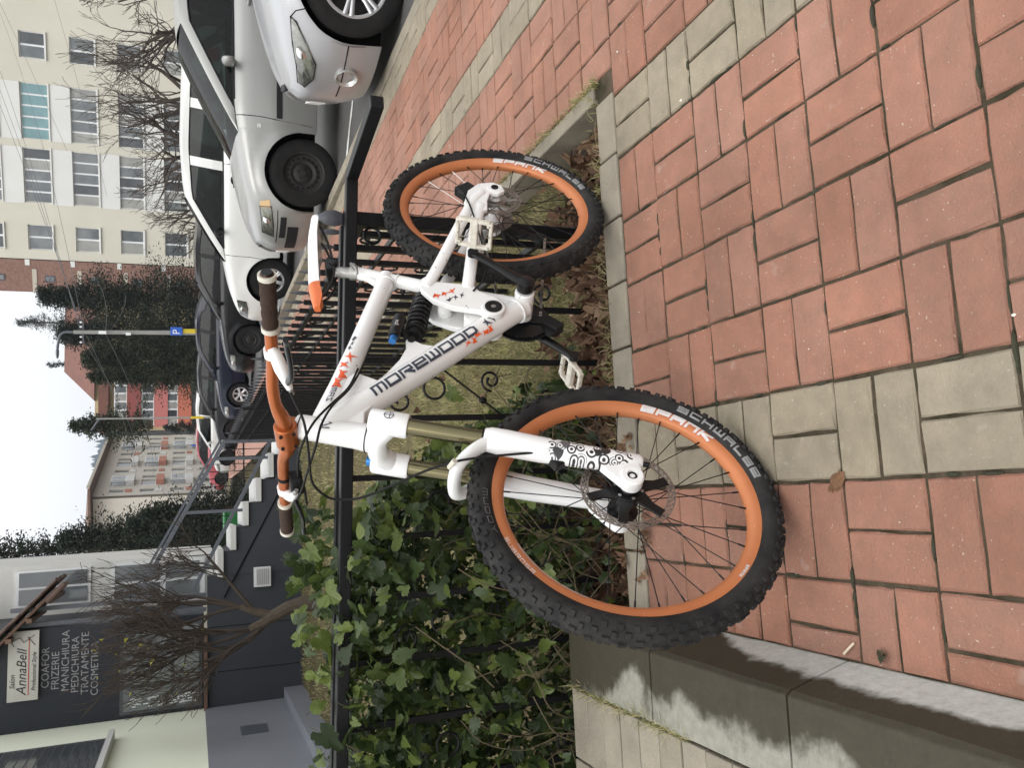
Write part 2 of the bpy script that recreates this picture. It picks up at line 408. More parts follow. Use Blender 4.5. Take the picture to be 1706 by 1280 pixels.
# beyond the pavers that can be told apart the path runs on as a plain strip
sb.grid([[(1.235, b, gz(b) - 0.002), (P0 + PA * 14 + 0.01, b, gz(b) - 0.002)] for b in np.linspace(15.0, 70, 12)], flip=True)
M_farpath = mat('far_path', (0.34, 0.16, 0.12), 0.9, var=0.5, vscale=2.5, color2=(0.25, 0.2, 0.15), bump=0.2, bscale=30)
sidewalk = sb.build('sidewalk', [M_joint, M_farpath], fix=False)
for p in sidewalk.data.polygons:
    if p.center.y > 15.0: p.material_index = 1
sidewalk.rotation_euler = (0, 0, PHI); tag(sidewalk, 'brick paved sidewalk of red and grey concrete pavers in basket weave', kind='structure')

scored = []
for (x0, x1, y0, y1, g) in region:
    c = AB((x0 + x1) / 2, (y0 + y1) / 2, gz((y0 + y1) / 2)); px = pixel(c)
    inside = px is not None and -90 < px[0] < 1370 and -60 < px[1] < 1800
    scored.append(((x1 - x0) * (y1 - y0) / max(px[2], .3) ** 3 if inside else -1, x0, x1, y0, y1, g))
scored.sort(key=lambda q: -q[0])
far = MB(); far_mi = []
for idx, (s_, x0, x1, y0, y1, g) in enumerate(scored):
    dx, dy = x1 - x0, y1 - y0; rotz = 0.0; L, W = dx, dy
    if dy > dx: L, W = dy, dx; rotz = PI / 2
    me = paver_mesh(L, W, g, random.randrange(8)); bc = (y0 + y1) / 2
    dz = random.uniform(-0.0022, 0.0012); rz = rotz + random.uniform(-0.006, 0.006); tx, ty = random.uniform(-0.009, 0.009), random.uniform(-0.009, 0.009)
    loc = Vector(((x0 + x1) / 2 + random.uniform(-0.001, 0.001), bc + random.uniform(-0.001, 0.001), gz(bc) + dz))
    if idx < 296 and s_ > 0:
        o = link('paver', me, None, sidewalk); o.location = loc; o.rotation_euler = (tx, ty, rz + (PI if random.random() < .5 else 0))
    else:
        mtx = Matrix.Translation(loc) @ Matrix.Rotation(rz, 4, 'Z')
        far.cur = 1 if g else 0
        far.add([mtx @ v.co for v in me.vertices], [tuple(p.vertices) for p in me.polygons])
fo = far.build('distant_pavers', [M_red, M_grey], sidewalk, fix=False); tag(fo, kind='stuff')

# --- kerb round the garden bed
kerb = MB(); kerb.bbox((-0.40, 2.12, -0.25), (1.27, 2.205, -0.03))
kerb.bbox((1.228, 2.216, -0.25), (1.27, 9.0, -0.04))
garden_kerb = kerb.build('garden_kerb', M_kerbc); garden_kerb.rotation_euler = (0, 0, PHI)
tag(garden_kerb, 'grey concrete kerb edging the planted bed behind the bicycle', kind='structure')
a = -0.385; k = 0
while a < 1.2:
    L = 0.199; b = MB(); x1 = min(a + L, 1.275)
    b.bbox((a + 0.0035, 2.1105, -0.2), (x1 - 0.0035, 2.222 + random.uniform(-.004, .004), random.uniform(-0.002, 0.004)))
    b.build('kerb_stone', M_kerbc, garden_kerb, bevel=0.005); a += L
b_ = 2.226
while b_ < 9.0:
    b = MB(); z = gz(b_); b.bbox((1.222, b_ + 0.004, -0.24), (1.276, b_ + 0.745, z + 0.002)); b.build('kerb_stone', M_kerbc, garden_kerb, bevel=0.005); b_ += 0.75

# --- raised step with wet kerb stones
def step_material():
    m = bpy.data.materials.new('wet_concrete'); m.use_nodes = True; n = m.node_tree; p = n.nodes['Principled BSDF']
    tc = n.nodes.new('ShaderNodeTexCoord'); sx = n.nodes.new('ShaderNodeSeparateXYZ'); n.links.new(tc.outputs['Object'], sx.inputs[0])
    def math_(op, a, b=None, c=None):
        q = n.nodes.new('ShaderNodeMath'); q.operation = op
        for i, v in enumerate((a, b, c)):
            if v is None: continue
            if isinstance(v, (int, float)): q.inputs[i].default_value = v
            else: n.links.new(v, q.inputs[i])
        return q.outputs[0]
    def noise(sc, det=4.0, rg=0.6):
        t = n.nodes.new('ShaderNodeTexNoise'); t.inputs['Scale'].default_value = sc; t.inputs['Detail'].default_value = det; t.inputs['Roughness'].default_value = rg
        n.links.new(tc.outputs['Object'], t.inputs['Vector']); return t.outputs['Fac']
    run = math_('ADD', sx.outputs[2], math_('MAXIMUM', 0.0, math_('SUBTRACT', -0.405, sx.outputs[0])))     # way up the face, then back over the top
    w1 = math_('MULTIPLY_ADD', noise(6, 5, .6), 0.14, 0.004)                                                       # dry foot of the face
    w1 = math_('SUBTRACT', w1, math_('MULTIPLY', math_('MAXIMUM', 0.0, math_('SUBTRACT', sx.outputs[1], 1.55)), 0.30))
    w2 = math_('MULTIPLY_ADD', noise(5, 5, .62), 0.28, 0.115)                                               # far edge of the water
    w2 = math_('ADD', w2, math_('MULTIPLY', math_('MAXIMUM', 0.0, math_('SUBTRACT', sx.outputs[1], 1.95)), 0.30))
    def step_(x, e, wdt=0.013):
        q = n.nodes.new('ShaderNodeMapRange'); q.interpolation_type = 'SMOOTHSTEP'
        n.links.new(math_('SUBTRACT', x, e), q.inputs[0]); q.inputs[1].default_value = -wdt; q.inputs[2].default_value = wdt; return q.outputs[0]
    wet = math_('MULTIPLY', step_(run, w1), math_('SUBTRACT', 1.0, step_(run, w2, 0.028)))
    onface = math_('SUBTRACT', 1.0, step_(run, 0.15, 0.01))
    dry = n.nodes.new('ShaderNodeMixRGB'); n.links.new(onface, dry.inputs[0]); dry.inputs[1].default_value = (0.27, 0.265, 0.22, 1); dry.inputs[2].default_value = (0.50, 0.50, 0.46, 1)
    g = n.nodes.new('ShaderNodeMixRGB'); g.blend_type = 'MULTIPLY'; g.inputs[0].default_value = 0.7
    mr = n.nodes.new('ShaderNodeMapRange'); mr.inputs[1].default_value = .3; mr.inputs[2].default_value = .7; mr.inputs[3].default_value = 0.7; mr.inputs[4].default_value = 1.12
    n.links.new(noise(45, 6, .7), mr.inputs[0]); n.links.new(dry.outputs[0], g.inputs[1]); n.links.new(mr.outputs[0], g.inputs[2])
    mi = n.nodes.new('ShaderNodeMixRGB'); n.links.new(wet, mi.inputs[0]); n.links.new(g.outputs[0], mi.inputs[1])
    g2 = n.nodes.new('ShaderNodeMixRGB'); g2.blend_type = 'MULTIPLY'; g2.inputs[0].default_value = 0.6; g2.inputs[1].default_value = (0.052, 0.046, 0.031, 1); n.links.new(mr.outputs[0], g2.inputs[2])
    n.links.new(g2.outputs[0], mi.inputs[2]); n.links.new(mi.outputs[0], p.inputs['Base Color'])
    rr = n.nodes.new('ShaderNodeMapRange'); n.links.new(wet, rr.inputs[0]); rr.inputs[3].default_value = 0.9; rr.inputs[4].default_value = 0.6
    n.links.new(rr.outputs[0], p.inputs['Roughness']); p.inputs['Specular IOR Level'].default_value = 0.2
    b = n.nodes.new('ShaderNodeBump'); b.inputs['Strength'].default_value = 0.4; b.inputs['Distance'].default_value = 0.004
    n.links.new(noise(130, 5), b.inputs['Height']); n.links.new(b.outputs[0], p.inputs['Normal'])
    return m
M_wet = step_material()
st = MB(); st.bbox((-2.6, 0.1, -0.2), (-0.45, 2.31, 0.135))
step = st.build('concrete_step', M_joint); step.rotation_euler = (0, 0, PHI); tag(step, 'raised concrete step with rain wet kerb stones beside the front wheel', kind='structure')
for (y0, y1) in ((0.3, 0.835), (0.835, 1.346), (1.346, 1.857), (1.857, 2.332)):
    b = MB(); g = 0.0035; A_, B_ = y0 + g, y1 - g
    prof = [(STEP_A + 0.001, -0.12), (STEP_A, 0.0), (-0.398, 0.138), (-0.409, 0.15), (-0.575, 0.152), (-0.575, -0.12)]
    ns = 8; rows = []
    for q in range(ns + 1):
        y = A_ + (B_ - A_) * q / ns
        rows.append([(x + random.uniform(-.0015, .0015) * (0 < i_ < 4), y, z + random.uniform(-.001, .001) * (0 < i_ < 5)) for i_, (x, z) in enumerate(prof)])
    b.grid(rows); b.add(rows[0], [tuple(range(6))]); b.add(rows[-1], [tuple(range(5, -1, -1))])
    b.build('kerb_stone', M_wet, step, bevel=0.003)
for i in range(10):
    for j in range(24):
        y0 = 2.332 - 0.099 * (j + 1); x1 = -0.58 - 0.199 * i
        if y0 < 0.6 or (i > 3): continue
        b = MB(); b.bbox((x1 - 0.196, y0 + 0.002, 0.05), (x1 - 0.003, y0 + 0.096, 0.152 + random.uniform(-.002, .002)))
        b.build('paver', M_kerbc, step, bevel=0.003)

# --- road
b = MB(); xe = P0 + PA * 14 + 0.013
b.grid([[(x, y, gz(y) - 0.03 - 0.05 * smoothstep(xe, xe + 1.2, x) - 0.0 * y) for x in (xe, xe + .3, xe + .7, xe + 1.2, 8, 16, 34)] for y in (-6, 0, 2, 4, 5, 6, 7, 8, 9, 10, 12, 15, 20, 25, 30, 50, 90)], flip=True)
road = b.build('road', M_asph, fix=False); road.rotation_euler = (0, 0, PHI); tag(road, 'wet grey asphalt parking lane beside the sidewalk', kind='structure')
M_line = mat('worn_white_paint', (0.62, 0.62, 0.58), 0.7, var=0.8, vscale=9, color2=(0.25, 0.25, 0.23))
def road_z(x, y): return gz(y) - 0.03 - 0.05 * smoothstep(xe, xe + 1.2, x)
for y in (7.15, 10.6, 15.0):
    sl = -.62
    b = MB(); b.grid([[(x, y + sl * (x - 2.8) - 0.045, road_z(x, y + sl * (x - 2.8)) + 0.005), (x, y + sl * (x - 2.8) + 0.045, road_z(x, y + sl * (x - 2.8)) + 0.005)] for x in np.linspace(2.86, 6.5, 14)])
    b.build('parking_line', M_line, road, fix=False)
b = MB(); b.bbox((xe - 0.002, 2.0, -0.3), (xe + 0.10, 14.0, -0.012))
kb = b.build('road_kerb', M_kerbc, bevel=0.006); kb.rotation_euler = (0, 0, PHI); tag(kb, 'flat concrete kerb strip between pavers and asphalt', kind='structure')

# --- wide ground under everything, to the horizon
b = MB(); b.bbox((-1500, -60, -3.6), (1500, 2500, -3.5)); gr = b.build('ground', M_lawn); tag(gr, 'open ground beyond the street', kind='structure')

# --- garden bed
def bed_z(a, b):
    return -0.14 + 0.10 * smoothstep(2.6, 4.2, b) + min(0, gz(b)) + 0.02 * math.sin(a * 5.1 + b * 3.3) * math.cos(b * 4.7 - a * 2)
b = MB(); aa = np.concatenate([np.linspace(-9, -1.5, 14), np.linspace(-1.4, 1.225, 46)]); bb = np.concatenate([np.linspace(2.2, 4.5, 40), np.linspace(4.6, 12.6, 30)])
b.grid([[(x, y, bed_z(x, y) + random.uniform(-.008, .008)) for x in aa] for y in bb], flip=True)
lawn = b.build('garden_bed', M_lawn, smooth=True, fix=False, sharp=80); lawn.rotation_euler = (0, 0, PHI); tag(lawn, 'earth of the fenced garden with thin dry lawn', kind='structure')

# --- dry grass
M_grass = leaf_mat('dry_grass', (0.50, 0.43, 0.25), (0.36, 0.33, 0.15), (0.14, 0.19, 0.05), 0.7, 6, 0.3)
def grass_mesh(name, spots, parent=None):
    n = len(spots); P = np.array([s[:3] for s in spots]); H = np.array([s[3] for s in spots]); W = np.array([s[4] for s in spots])
    az = rng.uniform(0, 2 * PI, n); ln = rng.uniform(0.2, 1.3, n); az2 = rng.uniform(0, 2 * PI, n)
    sx = np.cos(az) * W / 2; sy = np.sin(az) * W / 2
    d = np.stack([np.cos(az2) * np.sin(ln), np.sin(az2) * np.sin(ln), np.cos(ln)], 1)
    mid = P + d * (H * 0.55)[:, None] * np.array([0.7, 0.7, 1.0]); tip = P + d * H[:, None] * np.array([1.15, 1.15, 0.85])
    V = np.empty((n, 5, 3)); s = np.stack([sx, sy, 0 * sx], 1)
    V[:, 0] = P - s; V[:, 1] = P + s; V[:, 2] = mid - s * 0.8; V[:, 3] = mid + s * 0.8; V[:, 4] = tip
    F = []
    base = np.arange(n) * 5
    me = bpy.data.meshes.new(name)
    q = np.stack([base, base + 1, base + 3, base + 2], 1); t = np.stack([base + 2, base + 3, base + 4], 1)
    me.vertices.add(n * 5); me.vertices.foreach_set('co', V.reshape(-1))
    me.loops.add(n * 7); me.polygons.add(n * 2)
    li = np.concatenate([q, t], 1).reshape(-1); me.loops.foreach_set('vertex_index', li)
    ls = np.stack([np.arange(n) * 7, np.arange(n) * 7 + 4], 1).reshape(-1); me.polygons.foreach_set('loop_start', ls)
    me.update(); me.validate(); return link(name, me, M_grass, parent)
sp = []
def patch(n, a0, a1, b0, b1, h, w, dens=None):
    for _ in range(n):
        a_, b__ = random.uniform(a0, a1), random.uniform(b0, b1)
        if dens and random.random() > dens(a_, b__): continue
        sp.append((a_, b__, bed_z(a_, b__) - 0.005, random.uniform(.5, 1.2) * h, w))
clump = lambda a_, b__: 0.25 + 0.75 * max(0, math.sin(a_ * 9 + 2 * math.sin(b__ * 4)) * math.sin(b__ * 8 + 1))
patch(26000, -1.6, 1.2, 2.55, 4.2, 0.05, 0.0035, clump)
patch(52000, -.35, 1.18, 2.60, 4.8, 0.055, 0.003, lambda a_, b__: .45 + .55 * clump(a_, b__))
patch(26000, -3.0, 1.15, 4.0, 7.5, 0.06, 0.006, clump)
patch(26000, -3.2, 1.1, 7.0, 12.2, 0.07, 0.010, clump)
patch(900, -0.4, 1.2, 2.2, 2.6, 0.06, 0.0035)
grass = grass_mesh('lawn_grass', sp); grass.rotation_euler = (0, 0, PHI); tag(grass, 'thin dry winter grass over the fenced garden', 'grass', kind='stuff')
sp = []
for _ in range(1300):        # straw growing from the joint along the side kerb and in paver joints
    t = random.random()
    if t < .45: a_, b__ = 1.278 + random.gauss(0, .008), 2.2 + 1.4 * random.random() ** 1.5
    elif t < .7: a_, b__ = random.uniform(0.1, 1.27), 2.235 + random.gauss(0, .018)
    else: a_, b__ = -0.577 + random.gauss(0, .006), random.uniform(1.7, 2.33)
    sp.append((a_, b__, (0.14 if t >= .7 else -0.004), random.uniform(.02, .06), 0.0025))
straw = grass_mesh('straw_tufts', sp); straw.rotation_euler = (0, 0, PHI); tag(straw, 'wisps of straw along the kerb edges', 'straw', kind='stuff')

# --- fallen leaves
M_dleaf = leaf_mat('dead_leaf', (0.075, 0.038, 0.022), (0.15, 0.082, 0.048), (0.30, 0.20, 0.125), 0.75, 30, 0.15)
def curled_leaf(size, rr, curl):
    out = [(0, -.5), (.12, -.42), (.42, -.36), (.34, -.12), (.52, .12), (.28, .2), (.14, .52), (0, .62), (-.14, .52), (-.28, .2), (-.5, .14), (-.34, -.1), (-.42, -.34), (-.12, -.42)]
    vs = [(0, 0, 0)]; ax = rr.uniform(0, PI)
    for (x, y) in out:
        x *= rr.uniform(.8, 1.2); y *= rr.uniform(.8, 1.2); d = x * math.cos(ax) + y * math.sin(ax)
        vs.append((x * size, y * size, (curl * d * d * 2.2 + rr.uniform(-.06, .06)) * size))
    n = len(out); return vs, [(0, i + 1, (i + 1) % n + 1) for i in range(n)]
fl = MB(); rr = random.Random(3)
def drop_leaf(a_, b__, z, size):
    vs, fs = curled_leaf(size, rr, rr.uniform(.2, 1.5))
    rot = Matrix.Rotation(rr.uniform(0, 6.3), 3, 'Z') @ Matrix.Rotation(rr.gauss(0, .45), 3, 'X') @ Matrix.Rotation(rr.gauss(0, .45), 3, 'Y')
    fl.add([rot @ Vector(v) + Vector((a_, b__, z)) for v in vs], fs)
for _ in range(1900):
    a_ = rr.uniform(-0.7, 1.2); b__ = 2.24 + abs(rr.gauss(0, .24)); drop_leaf(a_, b__, bed_z(a_, b__) + rr.uniform(.005, .07), rr.uniform(.028, .075))
for _ in range(160):
    a_ = rr.uniform(-1.6, 1.2); b__ = rr.uniform(2.4, 5); drop_leaf(a_, b__, bed_z(a_, b__) + .02, rr.uniform(.02, .05))
for _ in range(26):
    a_ = rr.uniform(-0.33, 0.15); b__ = 2.11 + rr.uniform(-.05, .1); drop_leaf(a_, b__, .012, rr.uniform(.015, .035))
for (a_, b__, s_) in ((-.20, 2.36, .12), (-.30, 2.45, .13), (-.38, 2.34, .10), (-.12, 2.5, .10), (.02, 2.42, .09), (.95, 2.34, .08), (1.08, 2.3, .07)):
    drop_leaf(a_, b__, bed_z(a_, b__) + .06, s_)
leaves = fl.build('fallen_leaves', M_dleaf, fix=False); leaves.rotation_euler = (0, 0, PHI); tag(leaves, 'litter of brown fallen leaves behind the kerb', 'leaves', kind='stuff')

# --- small things lying on the pavers
b = MB(); pts = []
for i in range(22):
    an = 2 * PI * i / 22; r_ = (0.020 + 0.004 * math.sin(an * 2 + 1) + random.uniform(-.004, .004)); pts.append((math.cos(an) * r_ * 0.75, math.sin(an) * r_ * 1.5))
b.add([(0, 0, 0.006)] + [(x * .55, y * .55, .005 + random.uniform(-.001, .002)) for x, y in pts] + [(x, y, .0005) for x, y in pts],
      [(0, 1 + i, 1 + (i + 1) % 22) for i in range(22)] + [(1 + i, 23 + i, 23 + (i + 1) % 22, 1 + (i + 1) % 22) for i in range(22)])
d_ = b.build('mud_clump', mat('orange_mud', (0.24, 0.12, 0.06), 0.95, var=.6, vscale=60, bump=1, bscale=200), smooth=True); d_.location = AB(-0.012, 1.322, 0.001); d_.rotation_euler = (0, 0, PHI + .9)
tag(d_, 'flattened clump of orange mud on the joint of a grey paver', 'mud')
b = MB(); b.bar((-.02, 0, .003), (.02, 0, .003), .0045); d_ = b.build('matchstick', mat('pale_wood', (.62, .52, .38), .8), bevel=.001); d_.location = AB(-0.335, 1.33, 0.002); d_.rotation_euler = (0, 0, 2.4); tag(d_, 'broken pale matchstick at the foot of the step', 'stick')
b = MB(); rr2 = random.Random(5)
for _ in range(110):
    a_, b__ = rr2.uniform(-.3, 2.4), rr2.uniform(.75, 3.6)
    if b__ > 2.09 and a_ < 1.3: continue
    s_ = rr2.uniform(.0006, .0019); b.ell((a_, b__, s_ * .5), (s_, s_ * rr2.uniform(.6, 1.4), s_ * .6), 5, 3)
for (a_, b__, s_) in ((.236, .902, .0028), (1.305, 2.06, .003), (1.0, 1.75, .004)): b.ell((a_, b__, .001), (s_, s_ * 1.6, .002), 7, 4)
gb = b.build('grit', mat('pale_grit', (.62, .58, .50), .9, rand=.0), fix=False); gb.rotation_euler = (0, 0, PHI); tag(gb, 'pale grit and crumbs strewn over the pavers', 'grit', kind='stuff')
# moss and dirt swelling out of the joints
b = MB()
for _ in range(200):
    i = rr2.randrange(-2, 14); j = rr2.randrange(-2, 6)
    a0, a1, b0, b1 = cell_edges(i, j)
    if rr2.random() < .5: a_, b__, sx_, sy_ = a0 + rr2.gauss(0, .0015), rr2.uniform(b0, b1), .0035, rr2.uniform(.008, .028)
    else: a_, b__, sx_, sy_ = rr2.uniform(a0, a1), b0 + rr2.gauss(0, .0015), rr2.uniform(.008, .028), .0035
    if a_ < STEP_A + .01 or b__ > 2.1 or b__ < .5: continue
    b.ell((a_, b__, -.004), (sx_ * rr2.uniform(.8, 1.6), sy_ * rr2.uniform(.8, 1.4), rr2.uniform(.003, .006)), 7, 4)
ms = b.build('joint_moss', mat('joint_moss', (.05, .042, .027), .95, var=.7, vscale=40, color2=(.035, .045, .018), bump=1, bscale=150), fix=False, smooth=True); ms.rotation_euler = (0, 0, PHI); tag(ms, 'dirt and moss swelling from the paver joints', 'moss', kind='stuff')
# the low weed at the foot of the step
b = MB(); rr3 = random.Random(11)
for q in range(11):
    an = q * 2.4; l_ = rr3.uniform(.008, .018); w_ = l_ * .28; c_, s_ = math.cos(an), math.sin(an)
    b.add([(0, 0, .002), (c_ * l_ * .5 - s_ * w_, s_ * l_ * .5 + c_ * w_, .008), (c_ * l_, s_ * l_, .005), (c_ * l_ * .5 + s_ * w_, s_ * l_ * .5 - c_ * w_, .008)], [(0, 1, 2, 3)])
wd = b.build('rosette_weed', leaf_mat('weed', (.06, .05, .03), (.05, .07, .03), (.09, .05, .04), .6, 30, .2), fix=False); wd.location = AB(-.335, 1.245, .003); wd.rotation_euler = (0, 0, .4); tag(wd, 'small dark rosette weed at the foot of the wet step', 'weed')
# ================================================================= BICYCLE
BO = Vector((0.5754, 2.3502, 0.0)); YAW = -2.33154; LEAN = 0.17918
Fv = Vector((math.cos(YAW), math.sin(YAW), 0)); Lh = Vector((-Fv.y, Fv.x, 0)); Uz = Vector((0, 0, 1))
Lv = Lh * math.cos(LEAN) + Uz * math.sin(LEAN); Zv = Uz * math.cos(LEAN) - Lh * math.sin(LEAN)
bike = thing('mountain_bike', 'white full suspension mountain bike with orange rims leaning on the black fence', 'bicycle')
bm_ = Matrix.Identity(4)
for i in range(3): bm_[i][0] = Fv[i]; bm_[i][1] = Lv[i]; bm_[i][2] = Zv[i]; bm_[i][3] = BO[i]
bike.matrix_world = bm_
WR = 0.34
M_white = mat('white_gloss', (0.80, 0.80, 0.79), 0.22, spec=0.5, coat=0.4, var=0.10, vscale=9, color2=(0.62, 0.60, 0.56))
M_frame = mat('white_frame', (0.80, 0.80, 0.79), 0.24, spec=0.5, coat=0.4, var=0.25, vscale=7, color2=(0.64, 0.61, 0.56), specks=((.25, .20, .15), 80, .715))
M_orange = mat('orange_anodised', (0.40, 0.115, 0.035), 0.32, metal=0.55, spec=0.4, var=.4, vscale=25, color2=(.27, .075, .025))
M_orim = mat('orange_rim', (0.52, 0.185, 0.072), 0.40, metal=0.2, spec=0.4, var=.35, vscale=18, color2=(.42, .14, .055), specks=((.75, .55, .4), 120, .74))
M_rub = mat('tyre_rubber', (0.012, 0.012, 0.0125), 0.75, spec=0.18, var=.8, vscale=14, color2=(0.040, 0.038, 0.036), bump=.25, bscale=200)
M_black = mat('black_metal', (0.006, 0.006, 0.0065), 0.28, spec=0.28, var=.3, vscale=40, color2=(.012, .012, .012))
M_blackm = mat('black_matt', (0.009, 0.009, 0.009), 0.6, spec=0.2)
M_steel = mat('brushed_steel', (0.42, 0.41, 0.39), 0.38, metal=1.0, var=.5, vscale=60, color2=(.25, .24, .22))
M_rotor = mat('rotor_steel', (0.30, 0.27, 0.24), 0.42, metal=0.9, var=.6, vscale=40, color2=(.16, .13, .11))
M_gold = mat('gold_stanchion', (0.165, 0.145, 0.082), 0.2, metal=1.0)
M_spoke = mat('black_spoke', (0.008, 0.008, 0.009), 0.35, spec=.25)
M_wspoke = mat('white_spoke', (0.75, 0.74, 0.70), 0.4)
M_grip = mat('brown_grip', (0.055, 0.035, 0.026), 0.85, spec=.2, var=.5, vscale=40, color2=(.035, .02, .016), bump=.5, bscale=300)
M_slate = mat('slate_print', (0.035, 0.042, 0.062), 0.35)
M_flame = mat('orange_print', (0.75, 0.10, 0.02), 0.35)
M_whitep = mat('white_print', (0.66, 0.65, 0.64), 0.4, var=.5, vscale=70, color2=(.5, .42, .38))
M_greyp = mat('grey_print', (0.24, 0.24, 0.24), 0.6, var=.5, vscale=60, color2=(.14, .14, .14))
M_dgreyp = mat('dark_grey_print', (0.085, 0.082, 0.08), 0.6)
M_redp = mat('red_print', (0.60, 0.13, 0.07), 0.4)
M_pedal = mat('scuffed_white', (0.66, 0.63, 0.55), 0.5, var=.6, vscale=50, color2=(.38, .34, .26))
M_blue = mat('blue_knob', (0.03, 0.16, 0.42), 0.3, metal=.6)

TC, TRAD, TW = 0.3085, 0.0265, 0.0305
def tyre_pt(th, phi, lift=0.0):
    r_ = TC + (TRAD + lift) * math.cos(phi); y = (TW + lift) * math.sin(phi)
    return Vector((r_ * math.cos(th), y, r_ * math.sin(th)))
def side_y(r_):
    c = max(-1, min(1, (r_ - TC) / TRAD)); return TW * math.sqrt(max(0, 1 - c * c))
def make_wheel(name, hub, front):
    w = node(name, bike, hub)
    b = MB(); prof = [(TC + TRAD * math.cos(p), TW * math.sin(p)) for p in [R(x) for x in range(-150, 151, 15)]]
    b.lathe([(0.2865, -.013)] + prof + [(0.2865, .013)], axis=(0, 1, 0), n=96)
    N = 66; rr = random.Random(9)
    def knob(th, phi, lt, lp, hh):
        q = []
        for lift, sh in ((-0.002, 1.15), (hh, .86)):
            for (s, t_) in ((-1, -1), (1, -1), (1, 1), (-1, 1)): q.append(tyre_pt(th + s * lt / .335 * sh, phi + t_ * lp / .028 * sh, lift))
        b.add(q, [(4, 5, 6, 7), (0, 1, 5, 4), (1, 2, 6, 5), (2, 3, 7, 6), (3, 0, 4, 7)])
    for i in range(N):
        t0 = 2 * PI * i / N; dt = 2 * PI / N
        for s in (-1, 1):
            o = (0.25 if s > 0 else -0.25) * dt
            knob(t0 + o, s * R(63), .0062, .0050, .0058)
            if i % 2: knob(t0 + o + .5 * dt, s * R(37), .0062, .0048, .0055)
            else: knob(t0 + o + .3 * dt, s * R(33), .0050, .0055, .0055)
            if i % 2 == (s > 0): knob(t0, s * R(11), .0075, .0042, .0052)
    ty = b.build('tyre', M_rub, w, smooth=True, sharp=30, fix=False)
    b = MB()
    b.lathe([(.2925, .0115), (.2930, .0165), (.2915, .0182), (.278, .0178), (.267, .0130), (.2615, .006), (.2605, 0), (.2615, -.006), (.267, -.0130), (.278, -.0178), (.2915, -.0182), (.2930, -.0165), (.2925, -.0115), (.283, -.0105), (.283, .0105)], axis=(0, 1, 0), n=112, closed=True)
    b.build('rim', M_orim, w, smooth=True, sharp=40)
    white = () if front else (11, 13)
    for i in range(32):                                        # three-cross lacing
        th = 2 * PI * (i + .5) / 32; s = 1 if i % 2 else -1; off = (1 if (i // 2) % 2 else -1) * R(58)
        a = th + off; fl = .030 if s > 0 else .029; fy = (.030 if s > 0 else -.033) if front else (.033 if s > 0 else -.022)
        p = Vector((fl * math.cos(a), fy, fl * math.sin(a))); q = Vector((.2615 * math.cos(th), s * .004, .2615 * math.sin(th)))
        bb_ = MB(); bb_.tube([p, q], .0012, 5); e = p + (q - p) * .94; bb_.tube([e, q], .0021, 5)
        bb_.build('spoke', M_wspoke if (not front and i in (12, 14)) else M_spoke, w, smooth=True)
    b = MB(); hm = M_black if front else M_white
    b.lathe([(.010, -.05), (.016, -.045), (.033, -.036), (.034, -.031), (.02, -.026), (.016, 0), (.02, .024), (.034, .028), (.034, .034), (.022, .038), (.014, .046), (.010, .05)], axis=(0, 1, 0), n=28, cap=True)
    b.build('hub', hm, w, smooth=True)
    # brake rotor: drilled ring
    ro, ri = (.1015, .0845) if front else (.080, .060); ny = .040; b = MB(); n = 84 if front else 60; bands = 5; rows = []
    rs = [ri + (ro - ri) * k / bands for k in range(bands + 1)]
    for i in range(n):
        th = 2 * PI * i / n; wv = 0 if front else .0022 * math.cos(th * 8)
        rows.append([((r_ + wv) * math.cos(th + .02 * k), ny, (r_ + wv) * math.sin(th + .02 * k)) for k, r_ in enumerate(rs)])
    vs = [p for r_ in rows for p in r_]; fs = []
    for i in range(n):
        for k in range(bands):
            if 0 < k < bands - 1 and (i + k) % 2 == 0: continue
            j = (i + 1) % n; m_ = bands + 1; fs.append((i * m_ + k, j * m_ + k, j * m_ + k + 1, i * m_ + k + 1))
    b.add(vs, fs); ob = b.build('brake_rotor', M_rotor, w); so = ob.modifiers.new('thick', 'SOLIDIFY'); so.thickness = .002; so.offset = 0
    b = MB()                                                   # rotor carrier star
    for k in range(6):
        a = 2 * PI * k / 6 + .35; u = Vector((math.cos(a), 0, math.sin(a))); v = Vector((-math.sin(a), 0, math.cos(a)))
        sweep = v * (.010 if front else .02)
        wa = 1.0 if front else .6; P = [u * .024 - v * .018, u * .024 + v * .018, u * (ri * .72) + v * .010 * wa + sweep, u * (ri + .004) + v * .0105 * wa + sweep * 1.2, u * (ri + .004) - v * .0105 * wa + sweep * 1.2, u * (ri * .72) - v * .010 * wa + sweep]
        q = [p + Vector((0, ny - .003, 0)) for p in P] + [p + Vector((0, ny + .003, 0)) for p in P]; n_ = 6
        b.add(q, [tuple(range(n_)), tuple(range(2 * n_ - 1, n_ - 1, -1))] + [(i, i + n_, (i + 1) % n_ + n_, (i + 1) % n_) for i in range(n_)])
    b.lathe([(.018, ny - .0045), (.036, ny - .0045), (.036, ny + .0045), (.018, ny + .0045)], axis=(0, 1, 0), n=24, closed=True)
    b.build('rotor_carrier', M_black if front else M_steel, w, bevel=.0008)
    for k in range(6):
        a = 2 * PI * k / 6; bb_ = MB(); bb_.lathe([(.0038, ny), (.0038, ny + .0075), (.002, ny + .008)], c=(.029 * math.cos(a), 0, .029 * math.sin(a)), axis=(0, 1, 0), n=8, cap=True); bb_.build('rotor_bolt', M_steel, w)
    # writing on rim and tyre
    def on_rim(r0, th0, sgn=1):
        def fn(x, y, e):
            r_ = r0 + sgn * y; th = th0 + sgn * x / r0; yy = .0182 if r_ > .278 else .0130 + (r_ - .267) / .011 * .0048 if r_ > .267 else .006 + (r_ - .2615) / .0055 * .007
            return Vector((r_ * math.cos(th), yy + .0006 + e, r_ * math.sin(th)))
        return fn
